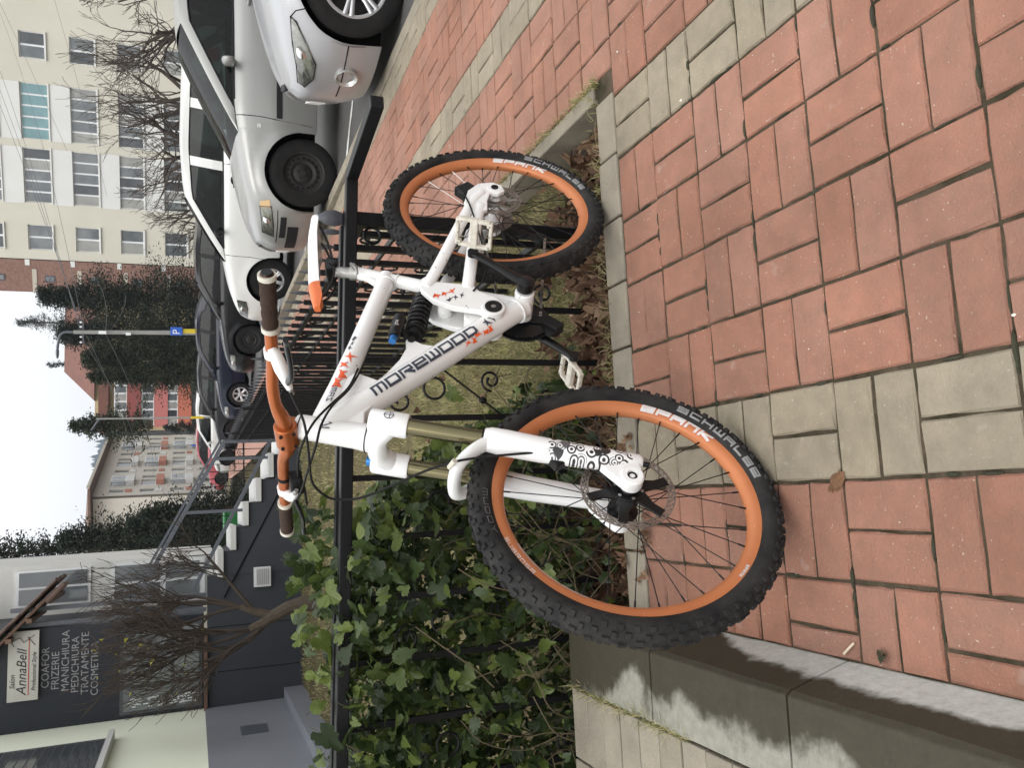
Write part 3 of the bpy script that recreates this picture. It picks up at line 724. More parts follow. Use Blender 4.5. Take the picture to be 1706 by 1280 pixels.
    def on_tyre(r0, th0, sgn=1):
        def fn(x, y, e):
            r_ = r0 + sgn * y; th = th0 + sgn * x / r0; return Vector((r_ * math.cos(th), side_y(r_) + .0012 + e, r_ * math.sin(th)))
        return fn
    tc = R(-133) if front else R(-148)
    quads_obj('rim_lettering_outline', stroke_text('SPANK', .0195, .0340, .0030, .0078, slant=.2), on_rim(.2775, tc), M_redp, w)
    quads_obj('rim_lettering', stroke_text('SPANK', .0183, .0326, .0044, .0064, slant=.2), lambda x, y, e, g=on_rim(.2775, tc): g(x, y, e + .0004), M_whitep, w)
    tt_ = R(-111) if front else R(-122)
    quads_obj('tyre_lettering', stroke_text('SCHWALBE', .0150, .0270, .0060, .0042), on_tyre(.3015, tt_), M_greyp, w)
    if front:
        quads_obj('rim_lettering', stroke_text('SUBROSA', .0085, .0110, .0035, .0014), on_rim(.2845, R(70), -1), M_whitep, w)
        quads_obj('rim_lettering', stroke_text('SPANK', .0060, .0058, .0018, .0016), on_rim(.2815, R(-36)), M_whitep, w)
        quads_obj('tyre_lettering', stroke_text('MUDDY', .0110, .0190, .0050, .0022), on_tyre(.3015, R(93), -1), M_dgreyp, w)
        st_ = [[(-.09 + i * .004, -.002), (-.086 + i * .004, -.002), (-.086 + i * .004, .0026), (-.09 + i * .004, .0026)] for i in range(46)]
        quads_obj('rim_stripe', st_, on_rim(.2665, R(56)), M_whitep, w)
    return w
rear_w = make_wheel('rear_wheel', (0, 0, WR), False)
front_w = make_wheel('front_wheel', (1.136, 0, WR), True)
front_w.rotation_euler = (0, 0, R(0.7))

# --- frame
fr = MB()
fr.tube([(.240, 0, .802), (.30, 0, .69), (.40, 0, .50), (.452, 0, .395)], [.0180, .0182, .019, .021], 20)
fr.tube([(.272, 0, .715), (.32, 0, .728), (.55, 0, .830), (.68, 0, .888), (.79, 0, .937)], [(.021, .022), (.0255, .026), (.0255, .0255), (.028, .025), (.034, .025)], 20, flat=(0, 0, 1))
fr.tube([(.463, 0, .375), (.50, 0, .445), (.60, 0, .605), (.70, 0, .765), (.79, 0, .905), (.815, 0, .945)], [.030, .033, .0335, .0335, .034, .030], 24)
fr.tube([(.784, 0, .998), (.788, 0, .990), (.802, 0, .958), (.838, 0, .875), (.853, 0, .842), (.855, 0, .836)], [.0265, .0285, .0285, .0300, .0330, .0315], 24)
fr.prism([(.250, .790), (.300, .755), (.345, .752), (.31, .72), (.272, .725)], -.010, .010)
fr.prism([(.655, .850), (.69, .895), (.795, .962), (.845, .855), (.79, .845), (.73, .775), (.70, .79)], -.0215, .0215)
fr.prism([(.425, .42), (.47, .41), (.53, .455), (.565, .53), (.50, .55), (.44, .53), (.41, .47)], -.019, .019)
fr.prism([(.545, .702), (.552, .711), (.566, .711), (.584, .716), (.620, .738), (.66, .775), (.70, .82), (.69, .76), (.60, .62), (.585, .645), (.574, .672), (.556, .690)], -.011, .011)
fr.tube([(.455, -.043, .375), (.455, .046, .375)], .0265, 24)
frame = fr.build('frame', M_frame, bike, smooth=True, sharp=30, bevel=.004)
b = MB()
for x, z, r_ in ((.789, .988, .0295), (.850, .848, .0342), (.8535, .8405, .0336)):
    d = Vector((.0625, 0, -.145)).normalized(); c_ = Vector((x, 0, z)); b.tube([c_ - d * .0012, c_ + d * .0012], r_, 28)
b.build('headset_ring', M_blackm, frame)
for c_, d_, r_ in ((Vector((.306, 0, .722)), Vector((.23, 0, .102)), .0262), (Vector((.478, 0, .402)), Vector((.1, 0, .16)), .0326), (Vector((.30, 0, .690)), Vector((.1, 0, -.19)), .0186)):
    d_ = d_.normalized(); u_ = Vector((0, 1, 0)); v_ = d_.cross(u_); rw = random.Random(3); b = MB()
    b.tube([c_ + (u_ * math.cos(t) + v_ * math.sin(t)) * (r_ + rw.uniform(-.0004, .0006)) for t in np.linspace(0, 2 * PI, 49)[:-1]], [.0022 + .0007 * (i % 2) for i in range(48)], 6, closed=True); b.build('weld_bead', M_frame, frame, smooth=True)

# --- swingarm
sw = MB()
plate = [(.345, .622), (.372, .597), (.388, .545), (.400, .505), (.43, .492), (.465, .452), (.492, .440), (.516, .446), (.532, .468), (.530, .492), (.508, .512), (.482, .575), (.446, .620), (.400, .642), (.362, .645)]
for s in (1, -1):
    y0, y1 = (.026, .043) if s > 0 else (-.043, -.026)
    sw.prism(plate, y0, y1)
    sw.tube(spline([(.385, s * .036, .628), (.335, s * .046, .592), (.21, s * .060, .517), (.06, s * .068, .430), (.005, s * .071, .385)], 5), [(.0125, .017)] * 21, 14, flat=(0, 1, 0))
    sw.tube(spline([(.41, s * .036, .520), (.36, s * .048, .503), (.27, s * .060, .474), (.14, s * .067, .432), (.07, s * .070, .402)], 5), [(.0105, .0175)] * 21, 14, flat=(0, 1, 0))
    sw.prism([(.115, .432), (.06, .452), (-.005, .425), (-.040, .385), (-.040, .340), (-.020, .316), (.012, .316), (.026, .338), (.018, .362), (.055, .380), (.105, .392)], min(s * .064, s * .077), max(s * .064, s * .077))
    sw.lathe([(.024, s * .060), (.024, s * .078)], c=(-.008, 0, .342), axis=(0, 1, 0), n=20, cap=True)
sw.tube([(.43, -.034, .585), (.43, .034, .585)], .020, 14)
sw.tube([(.505, -.045, .474), (.505, .047, .474)], .031, 24)
swing = sw.build('swingarm', M_frame, bike, smooth=True, sharp=32, bevel=.003)
b = MB(); b.lathe([(.0225, .047), (.0225, .0500), (.018, .0505), (.009, .0490), (.009, .0475)], c=(.505, 0, .474), axis=(0, 1, 0), n=28, cap=True); b.build('pivot_cap', M_black, swing, smooth=True)
b = MB(); b.lathe([(.0065, .0489), (.0065, .0496)], c=(.505, 0, .474), axis=(0, 1, 0), n=14, cap=True); b.build('pivot_bolt', M_steel, swing)
b = MB(); b.lathe([(.011, .077), (.011, .081), (.006, .0812), (.006, .0795)], c=(-.008, 0, .342), axis=(0, 1, 0), n=20, cap=True); b.build('axle_cap', M_black, swing)
# rear brake caliper and cassette, mech, chain on the far side
b = MB(); b.box((-.03, .058, .425), (.045, .03, .055), Matrix.Rotation(.5, 3, 'Y')); b.tube([(-.045, .055, .44), (-.005, .06, .415)], .014, 10); b.tube([(-.02, .062, .45), (.0, .066, .43)], .008, 8); b.build('rear_caliper', M_black, bike, bevel=.004)
b = MB()
for k in range(8):
    n = 30; r_ = .060 - .0052 * k; y = -.030 - .0042 * k; pts = []
    for i in range(n * 2): th = PI * i / n; rr_ = r_ + (.0028 if i % 2 else -.0012); pts.append((rr_ * math.cos(th), rr_ * math.sin(th) + WR))
    b.prism(pts, y - .0009, y + .0009)
b.build('cassette', M_rotor, bike)
b = MB(); b.box((.01, -.085, .285), (.035, .03, .05)); b.bar((.015, -.08, .27), (.06, -.075, .20), .012, .03); b.tube([(.06, -.08, .20), (.06, -.068, .20)], .020, 14); b.tube([(.03, -.08, .25), (.03, -.068, .25)], .019, 14); b.build('rear_derailleur', M_blackm, bike, bevel=.003)
b = MB()
def chain_run(p, q, n):
    for i in range(n):
        c0 = Vector(p).lerp(Vector(q), i / n); c1 = Vector(p).lerp(Vector(q), (i + .8) / n); b.bar(c0, c1, .007 if i % 2 else .0055, .008)
chain_run((.455, -.052, .425), (.02, -.052, .385), 34); chain_run((.455, -.052, .322), (.07, -.07, .19), 32)
b.build('chain', M_steel, bike)

# --- crank, chainring, pedals
b = MB(); n = 36; pts = []
for i in range(n * 2): th = PI * i / n; r_ = .074 + (.004 if i % 2 else 0); pts.append((.455 + r_ * math.cos(th), .375 + r_ * math.sin(th)))
b.prism(pts, -.054, -.050); b.lathe([(.04, -.06), (.083, -.06), (.083, -.056), (.04, -.056)], c=(.455, 0, .375), axis=(0, 1, 0), n=40, closed=True); b.build('chainring', M_black, bike)
b = MB(); b.box((.50, -.05, .30), (.05, .03, .035), Matrix.Rotation(.6, 3, 'Y')); b.tube([(.515, -.045, .31), (.515, -.06, .31)], .019, 14); b.bar((.43, -.047, .45), (.48, -.047, .30), .006, .03); b.build('chain_guide', M_blackm, bike, bevel=.003)
PED = {1: Vector((.322, .100, .487)), -1: Vector((.588, -.100, .263))}; BBc = Vector((.455, 0, .375))
for s in (1, -1):
    b = MB(); a = BBc + Vector((0, s * .072, 0)); e = PED[s] - Vector((0, s * .012, 0))
    b.tube([a, a.lerp(e, .08), a.lerp(e, .5), a.lerp(e, .9), e], [(.018, .009), (.019, .010), (.0135, .0085), (.0135, .007), (.013, .0065)], 14, flat=(e - a).cross(Vector((0, 1, 0))))
    b.lathe([(.022, s * .052), (.024, s * .058), (.024, s * .080), (.017, s * .084)], c=(.455, 0, .375), axis=(0, 1, 0), n=24, cap=True)
    b.lathe([(.0145, s * .080), (.0145, s * .094)], c=(PED[s].x, 0, PED[s].z), axis=(0, 1, 0), n=18, cap=True)
    b.build('crank_arm', M_black, bike, smooth=True, sharp=40)
    # platform pedal: spine on the axle, two rails, end bars
    b = MB(); y0, y1 = .106, .196; L_ = .050; T = .0085
    rot = Matrix.Rotation(R(62), 3, 'Y') if s > 0 else Matrix.Rotation(R(12), 3, 'Y')
    def pb(c_, d_): b.box(PED[s] + rot @ Vector((c_[0], 0, c_[2])) + Vector((0, s * (c_[1] - .1), 0)), d_, rot)
    ym = (y0 + y1) / 2; ln = y1 - y0
    pb((0, ym, 0), (.021, ln, .017)); pb((L_ - .005, ym, 0), (.0095, ln * .86, .013)); pb((-L_ + .005, ym, 0), (.0095, ln * .86, .013))
    pb((0, y0 + .006, 0), (2 * L_ - .016, .0105, .0135)); pb((0, y1 - .006, 0), (2 * L_ - .016, .0105, .0135))
    for sx in (-1, 1):
        for yy in (y0 + .012, y1 - .012): pb((sx * (L_ - .008), yy, 0), (.016, .014, .0145))
    ped = b.build('pedal', M_pedal, bike, bevel=.003)
    b = MB()
    for sx in (-1, 1):
        for yy in (y0 + .012, ym, y1 - .012):
            for up in (-1, 1):
                c_ = PED[s] + rot @ Vector((sx * (L_ - .008), 0, up * .0085)) + Vector((0, s * (yy - .1), 0)); n_ = rot @ Vector((0, 0, 1)); b.tube([c_ - n_ * .002, c_ + n_ * .002], .0018, 6)
    tag(b.build('pedal_pins', M_steel, ped), kind='stuff')

# --- shock
b = MB(); p0 = Vector((.392, 0, .636)); p1 = Vector((.512, 0, .680)); ax = (p1 - p0).normalized(); u = Vector((0, 1, 0)); v = ax.cross(u); pts = []
turns = 7.5; n = 150
for i in range(n + 1):
    t = i / n; a = 2 * PI * turns * t; pts.append(p0 + (p1 - p0) * t + (u * math.cos(a) + v * math.sin(a)) * .0228)
b.tube(pts, .0054, 8); shock = node('rear_shock', bike); b.build('coil_spring', M_black, shock, smooth=True)
b = MB(); b.tube([p0 - ax * .004, p1 - ax * .01], .017, 16); b.tube([p0 - ax * .006, p0 + ax * .001], .026, 24); b.tube([p1 - ax * .002, p1 + ax * .006], .027, 24); b.tube([p1 + ax * .006, p1 + ax * .026], .022, 20); b.tube([p1 + ax * .026, p1 + ax * .04], .012, 12)
b.tube([(.556, -.016, .697), (.556, .016, .697)], .009, 14); b.tube([(.376, -.03, .630), (.376, .03, .630)], .008, 12)
b.bar((.53, 0, .69), (.545, .03, .72), .02, .012); b.build('shock_body', M_blackm, shock, smooth=True)
b = MB(); b.tube([(.488, .032, .713), (.492, .032, .7145), (.556, .032, .740), (.560, .032, .7415)], [.013, .0165, .0165, .013], 18); b.build('shock_reservoir', M_black, shock, smooth=True)
b = MB(); b.tube([(.561, .032, .742), (.576, .032, .748)], .0095, 14); b.build('adjuster_knob', M_blue, shock)
b = MB(); me = font_mesh('fox', .016, shear=.2)
ax2 = Vector((.064, 0, .0255)).normalized(); up2 = Vector((-ax2.z, 0, ax2.x))
for v_ in me.vertices:
    x, y = v_.co.x - .013, v_.co.y - .004; P_ = Vector((.524, 0, .7275)) - ax2 * x * 1.0 - up2 * y; off = y; v_.co = P_ + Vector((0, .032 + math.sqrt(max(0, .0165 ** 2 - off ** 2)) + .0008, 0))
link('reservoir_lettering', me, M_whitep, shock)

# --- seat
b = MB(); b.tube([(.2495, 0, .785), (.226, 0, .866)], .0158, 18); b.build('seat_post', M_steel, bike, smooth=True)
b = MB(); d = Vector((-.028, 0, .095)).normalized(); c_ = Vector((.243, 0, .799)); b.tube([c_ - d * .010, c_ + d * .010], .0215, 22); b.tube([c_ + Vector((-.02, -.014, 0)), c_ + Vector((-.02, .014, 0))], .007, 10); b.tube([c_ + Vector((-.015, .02, .005)), c_ + Vector((.02, .030, -.004)), c_ + Vector((.04, .026, -.006))], [.005, .0045, .003], 8); b.build('seat_clamp', M_steel, bike, smooth=True)
saddle = node('saddle', bike)
xs = np.linspace(.022, .382, 25)
ztop = [(.02, .885), (.06, .900), (.10, .909), (.186, .917), (.26, .923), (.334, .929), (.37, .926), (.385, .914)]
def sad(xs_, name, m):
    rows = []
    for x in xs_:
        t = (x - .022) / .36; hw = lerp_tab([(0, .052), (.06, .066), (.2, .068), (.45, .040), (.7, .024), (.93, .0195), (1, .010)], t); zt = smooth_tab(ztop, x); th = lerp_tab([(0, .016), (.1, .028), (.9, .030), (1, .016)], t)
        row = []
        for k in range(17):
            a = PI * k / 16; y = hw * math.cos(a) ** 1 if abs(math.cos(a)) > 1e-6 else 0
            row.append((x, hw * (1 if math.cos(a) > 0 else -1) * abs(math.cos(a)) ** .7, zt - th + th * math.sin(a) ** .55))
        rows.append(row)
    b = MB(); b.grid(rows); b.add(rows[0], [tuple(range(17))]); b.add(rows[-1], [tuple(range(16, -1, -1))])
    for i in range(len(rows) - 1): b.add([rows[i][0], rows[i][16], rows[i + 1][16], rows[i + 1][0]], [(0, 1, 2, 3)])
    return b.build(name, m, saddle, smooth=True, sharp=50)
sad([x for x in xs if x <= .3], 'seat_cover', M_white); M_osad = mat('orange_vinyl', (.68, .16, .045), .5, var=.4, vscale=40, color2=(.5, .11, .04))
sad([x for x in xs if x >= .291], 'nose_cover', M_osad)
b = MB()
for s in (-1, 1): b.tube(spline([(.05, s * .03, .868), (.10, s * .024, .858), (.17, s * .022, .852), (.26, s * .022, .853), (.32, s * .014, .876), (.345, s * .008, .896)], 5), .0036, 8)
b.build('saddle_rails', M_black, saddle, smooth=True)
b = MB(); b.box((.222, 0, .862), (.046, .05, .022)); b.tube([(.222, -.03, .852), (.222, .03, .852)], .011, 12); b.build('saddle_clamp', M_black, saddle, bevel=.004)

# --- fork
fork = node('fork', bike)
AXD = Vector((.396, 0, -.918)).normalized(); HB = Vector((.849, 0, .853))
def on_axis(z, fwd=0.0): return HB + AXD * ((HB.z - z) / .918) + Vector((fwd, 0, 0))
FW = .008
for s in (1, -1):
    b = MB(); p = on_axis(.80, FW); q = on_axis(.56, FW); y = Vector((0, s * .068, 0)); b.tube([p + y, q + y], .0180, 24); b.build('stanchion', M_gold, fork, smooth=True)
b = MB()
for s in (1, -1):
    y = Vector((0, s * .068, 0)); b.tube([on_axis(.842, FW) + y, on_axis(.838, FW) + y, on_axis(.768, FW) + y, on_axis(.764, FW) + y], [.024, .0275, .0275, .0255], 24)
path = [on_axis(.802, FW) + Vector((0, y, z)) for y, z in ((.075, -.012), (.055, .006), (.03, .026), (0, .030), (-.03, .026), (-.055, .006), (-.075, -.012))]
b.tube(spline(path, 4), [(.023, .026)] * 25, 16, flat=(0, 0, 1))
b.tube([on_axis(.845), on_axis(.828)], .027, 24)
b.build('fork_crown', M_white, fork, smooth=True, sharp=50)
b = MB(); y = Vector((0, -.068, 0)); b.tube([on_axis(.842, FW) + y, on_axis(.853, FW) + y], .013, 14); b.build('adjuster_knob', M_blue, fork)

def leg_material():
    m = bpy.data.materials.new('printed_fork_leg'); m.use_nodes = True; n = m.node_tree; p = n.nodes['Principled BSDF']
    p.inputs['Roughness'].default_value = .26; p.inputs['Coat Weight'].default_value = .3
    tc = n.nodes.new('ShaderNodeTexCoord'); sx = n.nodes.new('ShaderNodeSeparateXYZ'); n.links.new(tc.outputs['Object'], sx.inputs[0])
    cb = n.nodes.new('ShaderNodeCombineXYZ'); n.links.new(sx.outputs[0], cb.inputs[0]); n.links.new(sx.outputs[2], cb.inputs[1])
    vo = n.nodes.new('ShaderNodeTexVoronoi'); vo.voronoi_dimensions = '2D'; vo.inputs['Scale'].default_value = 50; vo.inputs['Randomness'].default_value = .75; n.links.new(cb.outputs[0], vo.inputs['Vector'])
    def mth(op, a, b=None):
        q = n.nodes.new('ShaderNodeMath'); q.operation = op
        for i, v in enumerate((a, b)):
            if v is None: continue
            if isinstance(v, (int, float)): q.inputs[i].default_value = v
            else: n.links.new(v, q.inputs[i])
        return q.outputs[0]
    sc = n.nodes.new('ShaderNodeSeparateColor'); n.links.new(vo.outputs['Color'], sc.inputs[0])
    ring = mth('LESS_THAN', mth('FRACT', mth('MULTIPLY', vo.outputs['Distance'], mth('ADD', 2.2, mth('MULTIPLY', sc.outputs[0], 1.8)))), .5)
    far_ = mth('LESS_THAN', vo.outputs['Distance'], .62); ring = mth('MULTIPLY', ring, far_)
    solid = mth('GREATER_THAN', sc.outputs[1], .78)
    ink = mth('MAXIMUM', mth('MULTIPLY', ring, mth('SUBTRACT', 1.0, mth('GREATER_THAN', sc.outputs[2], .86))), mth('MULTIPLY', solid, far_))
    up_ = mth('ADD', sx.outputs[2], mth('MULTIPLY', sx.outputs[0], .45))
    band = mth('MULTIPLY', mth('GREATER_THAN', sx.outputs[2], .322), mth('LESS_THAN', mth('ADD', sx.outputs[2], mth('MULTIPLY', mth('FRACT', mth('MULTIPLY', sx.outputs[0], 31.0)), .012)), .495))
    band = mth('MULTIPLY', band, mth('LESS_THAN', sx.outputs[0], 1.099)); ink = mth('MULTIPLY', ink, band)
    tone = n.nodes.new('ShaderNodeMixRGB'); n.links.new(mth('GREATER_THAN', sc.outputs[0], .55), tone.inputs[0]); tone.inputs[1].default_value = (.02, .02, .022, 1); tone.inputs[2].default_value = (.10, .10, .105, 1)
    mi = n.nodes.new('ShaderNodeMixRGB'); n.links.new(ink, mi.inputs[0]); mi.inputs[1].default_value = (.80, .80, .79, 1); n.links.new(tone.outputs[0], mi.inputs[2]); n.links.new(mi.outputs[0], p.inputs['Base Color'])
    return m
M_leg = leg_material()
for s in (1, -1):
    b = MB(); y = s * .068
    pts = [on_axis(.612, FW), on_axis(.600, FW), on_axis(.57, FW + .003), on_axis(.50, FW + .006), on_axis(.42, FW + .006), on_axis(.35, FW + .004), on_axis(.305, FW), on_axis(.298, FW)]
    b.tube([p + Vector((0, y, 0)) for p in pts], [(.0235, .0235), (.0275, .0275), (.030, .029), (.0275, .0285), (.0245, .0265), (.0215, .024), (.0185, .020), (.013, .014)], 24, flat=(0, 1, 0))
    ya, yb = s * .056, s * .088
    b.lathe([(.0245, ya), (.0255, ya + s * .004), (.0255, yb - s * .004), (.022, yb), (.012, yb), (.011, yb - s * .012)], c=(1.134, 0, .338), axis=(0, 1, 0), n=24)
    b.prism([(1.045, .400), (1.075, .318), (1.12, .312), (1.155, .335), (1.140, .365), (1.09, .392)], min(ya, yb) + .004, max(ya, yb) - .005)
    b.build('fork_leg', M_leg if s > 0 else M_white, fork, smooth=True, sharp=38)
    b = MB(); b.tube([on_axis(.616, FW) + Vector((0, y, 0)), on_axis(.610, FW) + Vector((0, y, 0))], .0225, 20); b.build('fork_seal', M_blackm, fork)
    b = MB(); b.lathe([(.0105, yb - s * .013), (.0105, yb - s * .004), (.006, yb - s * .004), (.006, yb - s * .012)], c=(1.134, 0, .338), axis=(0, 1, 0), n=18, cap=True); b.build('axle_cap', M_black, fork)
    b = MB(); b.tube([on_axis(.298, FW) + Vector((0, y, 0)), on_axis(.284, FW) + Vector((0, y, 0))], .006, 8); b.build('rebound_knob', M_black, fork)
b = MB(); ap = [(.968, .066, .585), (.980, .067, .624), (.995, .063, .655), (1.007, .046, .678), (1.011, .016, .686), (1.011, -.016, .686), (1.007, -.046, .678), (.995, -.063, .655), (.980, -.067, .624), (.968, -.066, .585)]
b.tube(spline(ap, 5), [(.0125, .024 - .008 * math.sin(PI * i / 45)) for i in range(46)], 14, flat=(.9, 0, .35)); b.build('fork_arch', M_white, fork, smooth=True)
b = MB()
b.box((1.045, .062, .46), (.03, .022, .06), Matrix.Rotation(.4, 3, 'Y')); b.build('front_caliper', M_black, bike, bevel=.004)
# the axle end facing the camera
# --- stem and bar
b = MB(); b.tube([(.792, 0, .985), (.778, 0, 1.018)], .0215, 20); b.bar((.776, 0, 1.000), (.812, 0, 1.020), .044, .034); b.tube([(.806, -.031, 1.021), (.806, .031, 1.021)], .0255, 24); b.build('stem', M_orange, bike, smooth=True, sharp=40, bevel=.003)
b = MB()
for sy in (-.019, .019):
    for (dx, dz) in ((.020, .012), (.016, -.016)): b.tube([(.806 + dx - .004, sy, 1.021 + dz), (.806 + dx + .006, sy, 1.021 + dz)], .004, 8)
b.build('stem_bolts', M_black, bike)
BAR = [(.765, .412, 1.010), (.772, .30, 1.018), (.780, .20, 1.026), (.788, .135, 1.034), (.797, .085, 1.033), (.804, .05, 1.024), (.806, .03, 1.021), (.806, 0, 1.021), (.806, -.03, 1.021), (.804, -.05, 1.024), (.797, -.085, 1.036), (.788, -.135, 1.042), (.780, -.20, 1.047), (.772, -.30, 1.054), (.765, -.412, 1.061)]
b = MB(); b.tube(spline(BAR, 4), [.0130 if abs(p.y) > .09 else .0130 + .0035 * smoothstep(.09, .05, abs(p.y)) for p in spline(BAR, 4)], 18); bar = b.build('handlebar', M_orange, bike, smooth=True)
def bar_at(y):
    S = sorted([Vector(p) for p in BAR], key=lambda p: p.y)
    for p, q in zip(S, S[1:]):
        if p.y <= y <= q.y: return p.lerp(q, (y - p.y) / (q.y - p.y))
    return S[0] if y < 0 else S[-1]
for s in (1, -1):
    b = MB(); ys = np.linspace(.288, .402, 14); b.tube([bar_at(s * y) for y in ys], [.0160 + .0010 * math.sin(i * 2.2) * (i > 0) for i in range(14)], 20); b.build('grip', M_grip, bar, smooth=True)
    for y in (.282, .406):
        b = MB(); b.tube([bar_at(s * (y - .006)), bar_at(s * (y + .004))], .0180, 20); b.build('lock_ring', M_pedal, bar, smooth=True)
    b = MB(); b.tube([bar_at(s * .410), bar_at(s * .412) + Vector((0, s * .004, 0))], [.014, .011], 16); b.build('end_plug', M_black, bar)
    # brake lever
    c_ = bar_at(s * .222); lev = node('brake_lever', bike)
    b = MB(); b.tube([c_ + Vector((0, -s * .010, 0)), c_ + Vector((0, s * .010, 0))], .0165, 18)
    m0 = c_ + Vector((.012, s * .006, -.006)); m1 = c_ + Vector((.052, -s * .030, -.020)); m2 = c_ + Vector((.060, -s * .052, -.026))
    b.tube([c_ + Vector((.006, s * .018, .0)), m0, m0.lerp(m1, .6), m1, m2], [.008, .0135, .0145, .011, .007], 16); b.build('lever_body', M_white, lev, smooth=True)
    b = MB(); l0 = m1 + Vector((.010, s * .0, -.004)); b.tube(spline([l0, l0 + Vector((.016, s * .028, -.008)), l0 + Vector((.012, s * .062, -.010)), l0 + Vector((.004, s * .100, -.008)), l0 + Vector((.010, s * .122, -.008))], 5), [(.0055, .0085)] * 21, 10, flat=(0, 0, 1)); b.build('lever_blade', M_black, lev, smooth=True)
    b = MB(); b.tube([m2, m2 + Vector((.002, -s * .014, -.004))], .005, 10); b.build('hose_nut', M_steel, lev)
b = MB(); b.box(bar_at(-.17) + Vector((.022, 0, -.028)), (.036, .055, .030)); b.tube([bar_at(-.165), bar_at(-.18)], .016, 16); b.build('gear_shifter', M_blackm, bike, bevel=.006)
b = MB(); b.bar(bar_at(-.19) + Vector((.02, 0, -.045)), bar_at(-.25) + Vector((.035, 0, -.05)), .012, .006); b.build('shifter_paddle', M_black, bike, bevel=.002)
# --- hoses
for pts in (
    [(.852, .172, .998), (.88, .165, .990), (.92, .150, .979), (.95, .100, .978), (.96, .018, .980), (.965, -.02, .966), (.97, -.046, .939), (.98, -.043, .885), (.99, -.006, .818), (1.0, .036, .753), (1.015, .072, .690), (1.02, .078, .62), (1.03, .080, .52)],
    [(.852, -.172, 1.018), (.87, -.12, 1.005), (.90, -.02, .985), (.905, .06, .962), (.87, .085, .945), (.80, .066, .915), (.73, .040, .872), (.66, .033, .835), (.58, .033, .80)],
    [(.81, -.150, 1.010), (.845, -.08, 1.008), (.865, -.007, 1.000), (.865, .05, .980), (.84, .070, .955), (.79, .058, .92), (.72, .036, .872), (.655, .030, .842)]):
    b = MB(); b.tube(spline(pts, 8), .0027, 8); b.build('hose', M_blackm, bike, smooth=True)
b = MB(); b.tube(spline([(.43, .045, .51), (.40, .058, .475), (.33, .065, .45), (.25, .07, .445), (.10, .082, .44), (.01, .075, .44)], 6), .0025, 8); b.build('hose', M_blackm, bike, smooth=True)
b = MB(); b.tube(spline([(1.018, .060, .70), (1.02, .072, .695), (1.022, .084, .69)], 4), .006, 8); b.build('hose_clip', M_pedal, bike)

# --- print on the frame
D0 = Vector((.463, 0, .375)); DD = Vector((.79 - .463, 0, .905 - .375)).normalized(); DN = Vector((-DD.z, 0, DD.x)); DR = .0337
def on_dt(x, y, e):            # x runs from head towards the cranks, y up across the tube
    s_ = .345 - x; off = y; P_ = D0 + DD * s_ + DN * off; r_ = DR - .0007 * smoothstep(.14, .04, s_) * 3
    return Vector((P_.x, math.sqrt(max(1e-6, r_ * r_ - off * off)) + .0011 + e, P_.z))
quads_obj('frame_lettering', stroke_text('MOREWOOD', .0290, .0378, .0048, .0064, step=.0022, slant=.12), lambda x, y, e: on_dt(x - .012, y - .0025, e), M_slate, frame)
def flame(cx, cy, L, H, seed, n=4):
    """jagged star-like splinters strung along a line"""
    r_ = random.Random(seed); out = []
    for i in range(n):
        x = cx - L / 2 + L * (i + .5) / n; y = cy + r_.uniform(-.12, .12) * H; w = L / n; pts = []; m = 9; a0 = r_.uniform(0, 6)
        for k in range(m):
            a = a0 + 2 * PI * (k + r_.uniform(-.25, .25)) / m; q = (.85 if k % 2 else .24) * r_.uniform(.7, 1.15)
            pts.append((x + w * .80 * q * math.cos(a), y + H * .62 * q * math.sin(a)))
        out.append(pts)
    return out
poly_decal('frame_flame', flame(.150, -.022, .100, .016, 1, 5), on_dt, M_flame, frame, .006)
poly_decal('frame_flame', flame(.205, -.002, .046, .036, 4, 2), on_dt, M_slate, frame, .006)
T0 = Vector((.55, 0, .830)); TD = Vector((.13, 0, .058)).normalized(); TN = Vector((-TD.z, 0, TD.x))
def on_tt(x, y, e):
    P_ = T0 + TD * x + TN * y; t = smoothstep(.14, .26, x); rz = .0255 + t * .0085; ry = .0255
    return Vector((P_.x, ry * math.sqrt(max(1e-6, 1 - (y / rz) ** 2)) + .0012 + e, P_.z))
poly_decal('frame_flame', flame(.105, .002, .12, .036, 7, 4), on_tt, M_flame, frame, .006)
poly_decal('frame_flame', flame(.012, .010, .05, .014, 8, 3), on_tt, M_slate, frame, .006)
quads_obj('frame_lettering', stroke_text('ZAMA', .0135, .0125, .0035, .0022, step=.003), lambda x, y, e: on_tt(.185 - x * 1, .004 - y, e), M_slate, frame)
flatp = lambda lat: (lambda x, y, e: Vector((x, lat + .0009 + e, y)))
def ring2(cx, cy, r0, r1, a0=0, a1=360, n=26):
    q = []
    for i in range(n):
        t0, t1 = R(a0 + (a1 - a0) * i / n), R(a0 + (a1 - a0) * (i + 1) / n)
        q.append([(cx + r0 * math.cos(t0), cy + r0 * math.sin(t0)), (cx + r1 * math.cos(t0), cy + r1 * math.sin(t0)), (cx + r1 * math.cos(t1), cy + r1 * math.sin(t1)), (cx + r0 * math.cos(t1), cy + r0 * math.sin(t1))])
    return q
quads_obj('head_emblem', ring2(.763, .879, .0088, .0102, -110, 150) + ring2(.776, .893, .0060, .0074, 40, 290), flatp(.0215), M_slate, frame)
hx = lambda x, y, e: Vector((.815 + x * .396 + y * .918, 0, .935 - x * .918 + y * .396)) + Vector((0, math.sqrt(max(1e-6, .0292 ** 2 - y * y)) + .0014 + e, 0))
quads_obj('head_badge', [[(-.012, -.010), (.014, -.004), (.014, -.001), (-.012, -.007)], [(.014, -.004), (.014, -.001), (-.004, .010), (-.004, .007)], [(-.004, .007), (-.004, .010), (-.012, -.007), (-.012, -.010)], [(-.010, .012), (.012, .010), (.012, .0125), (-.010, .0145)]], hx, M_slate, frame)
sa = flatp(.0430)
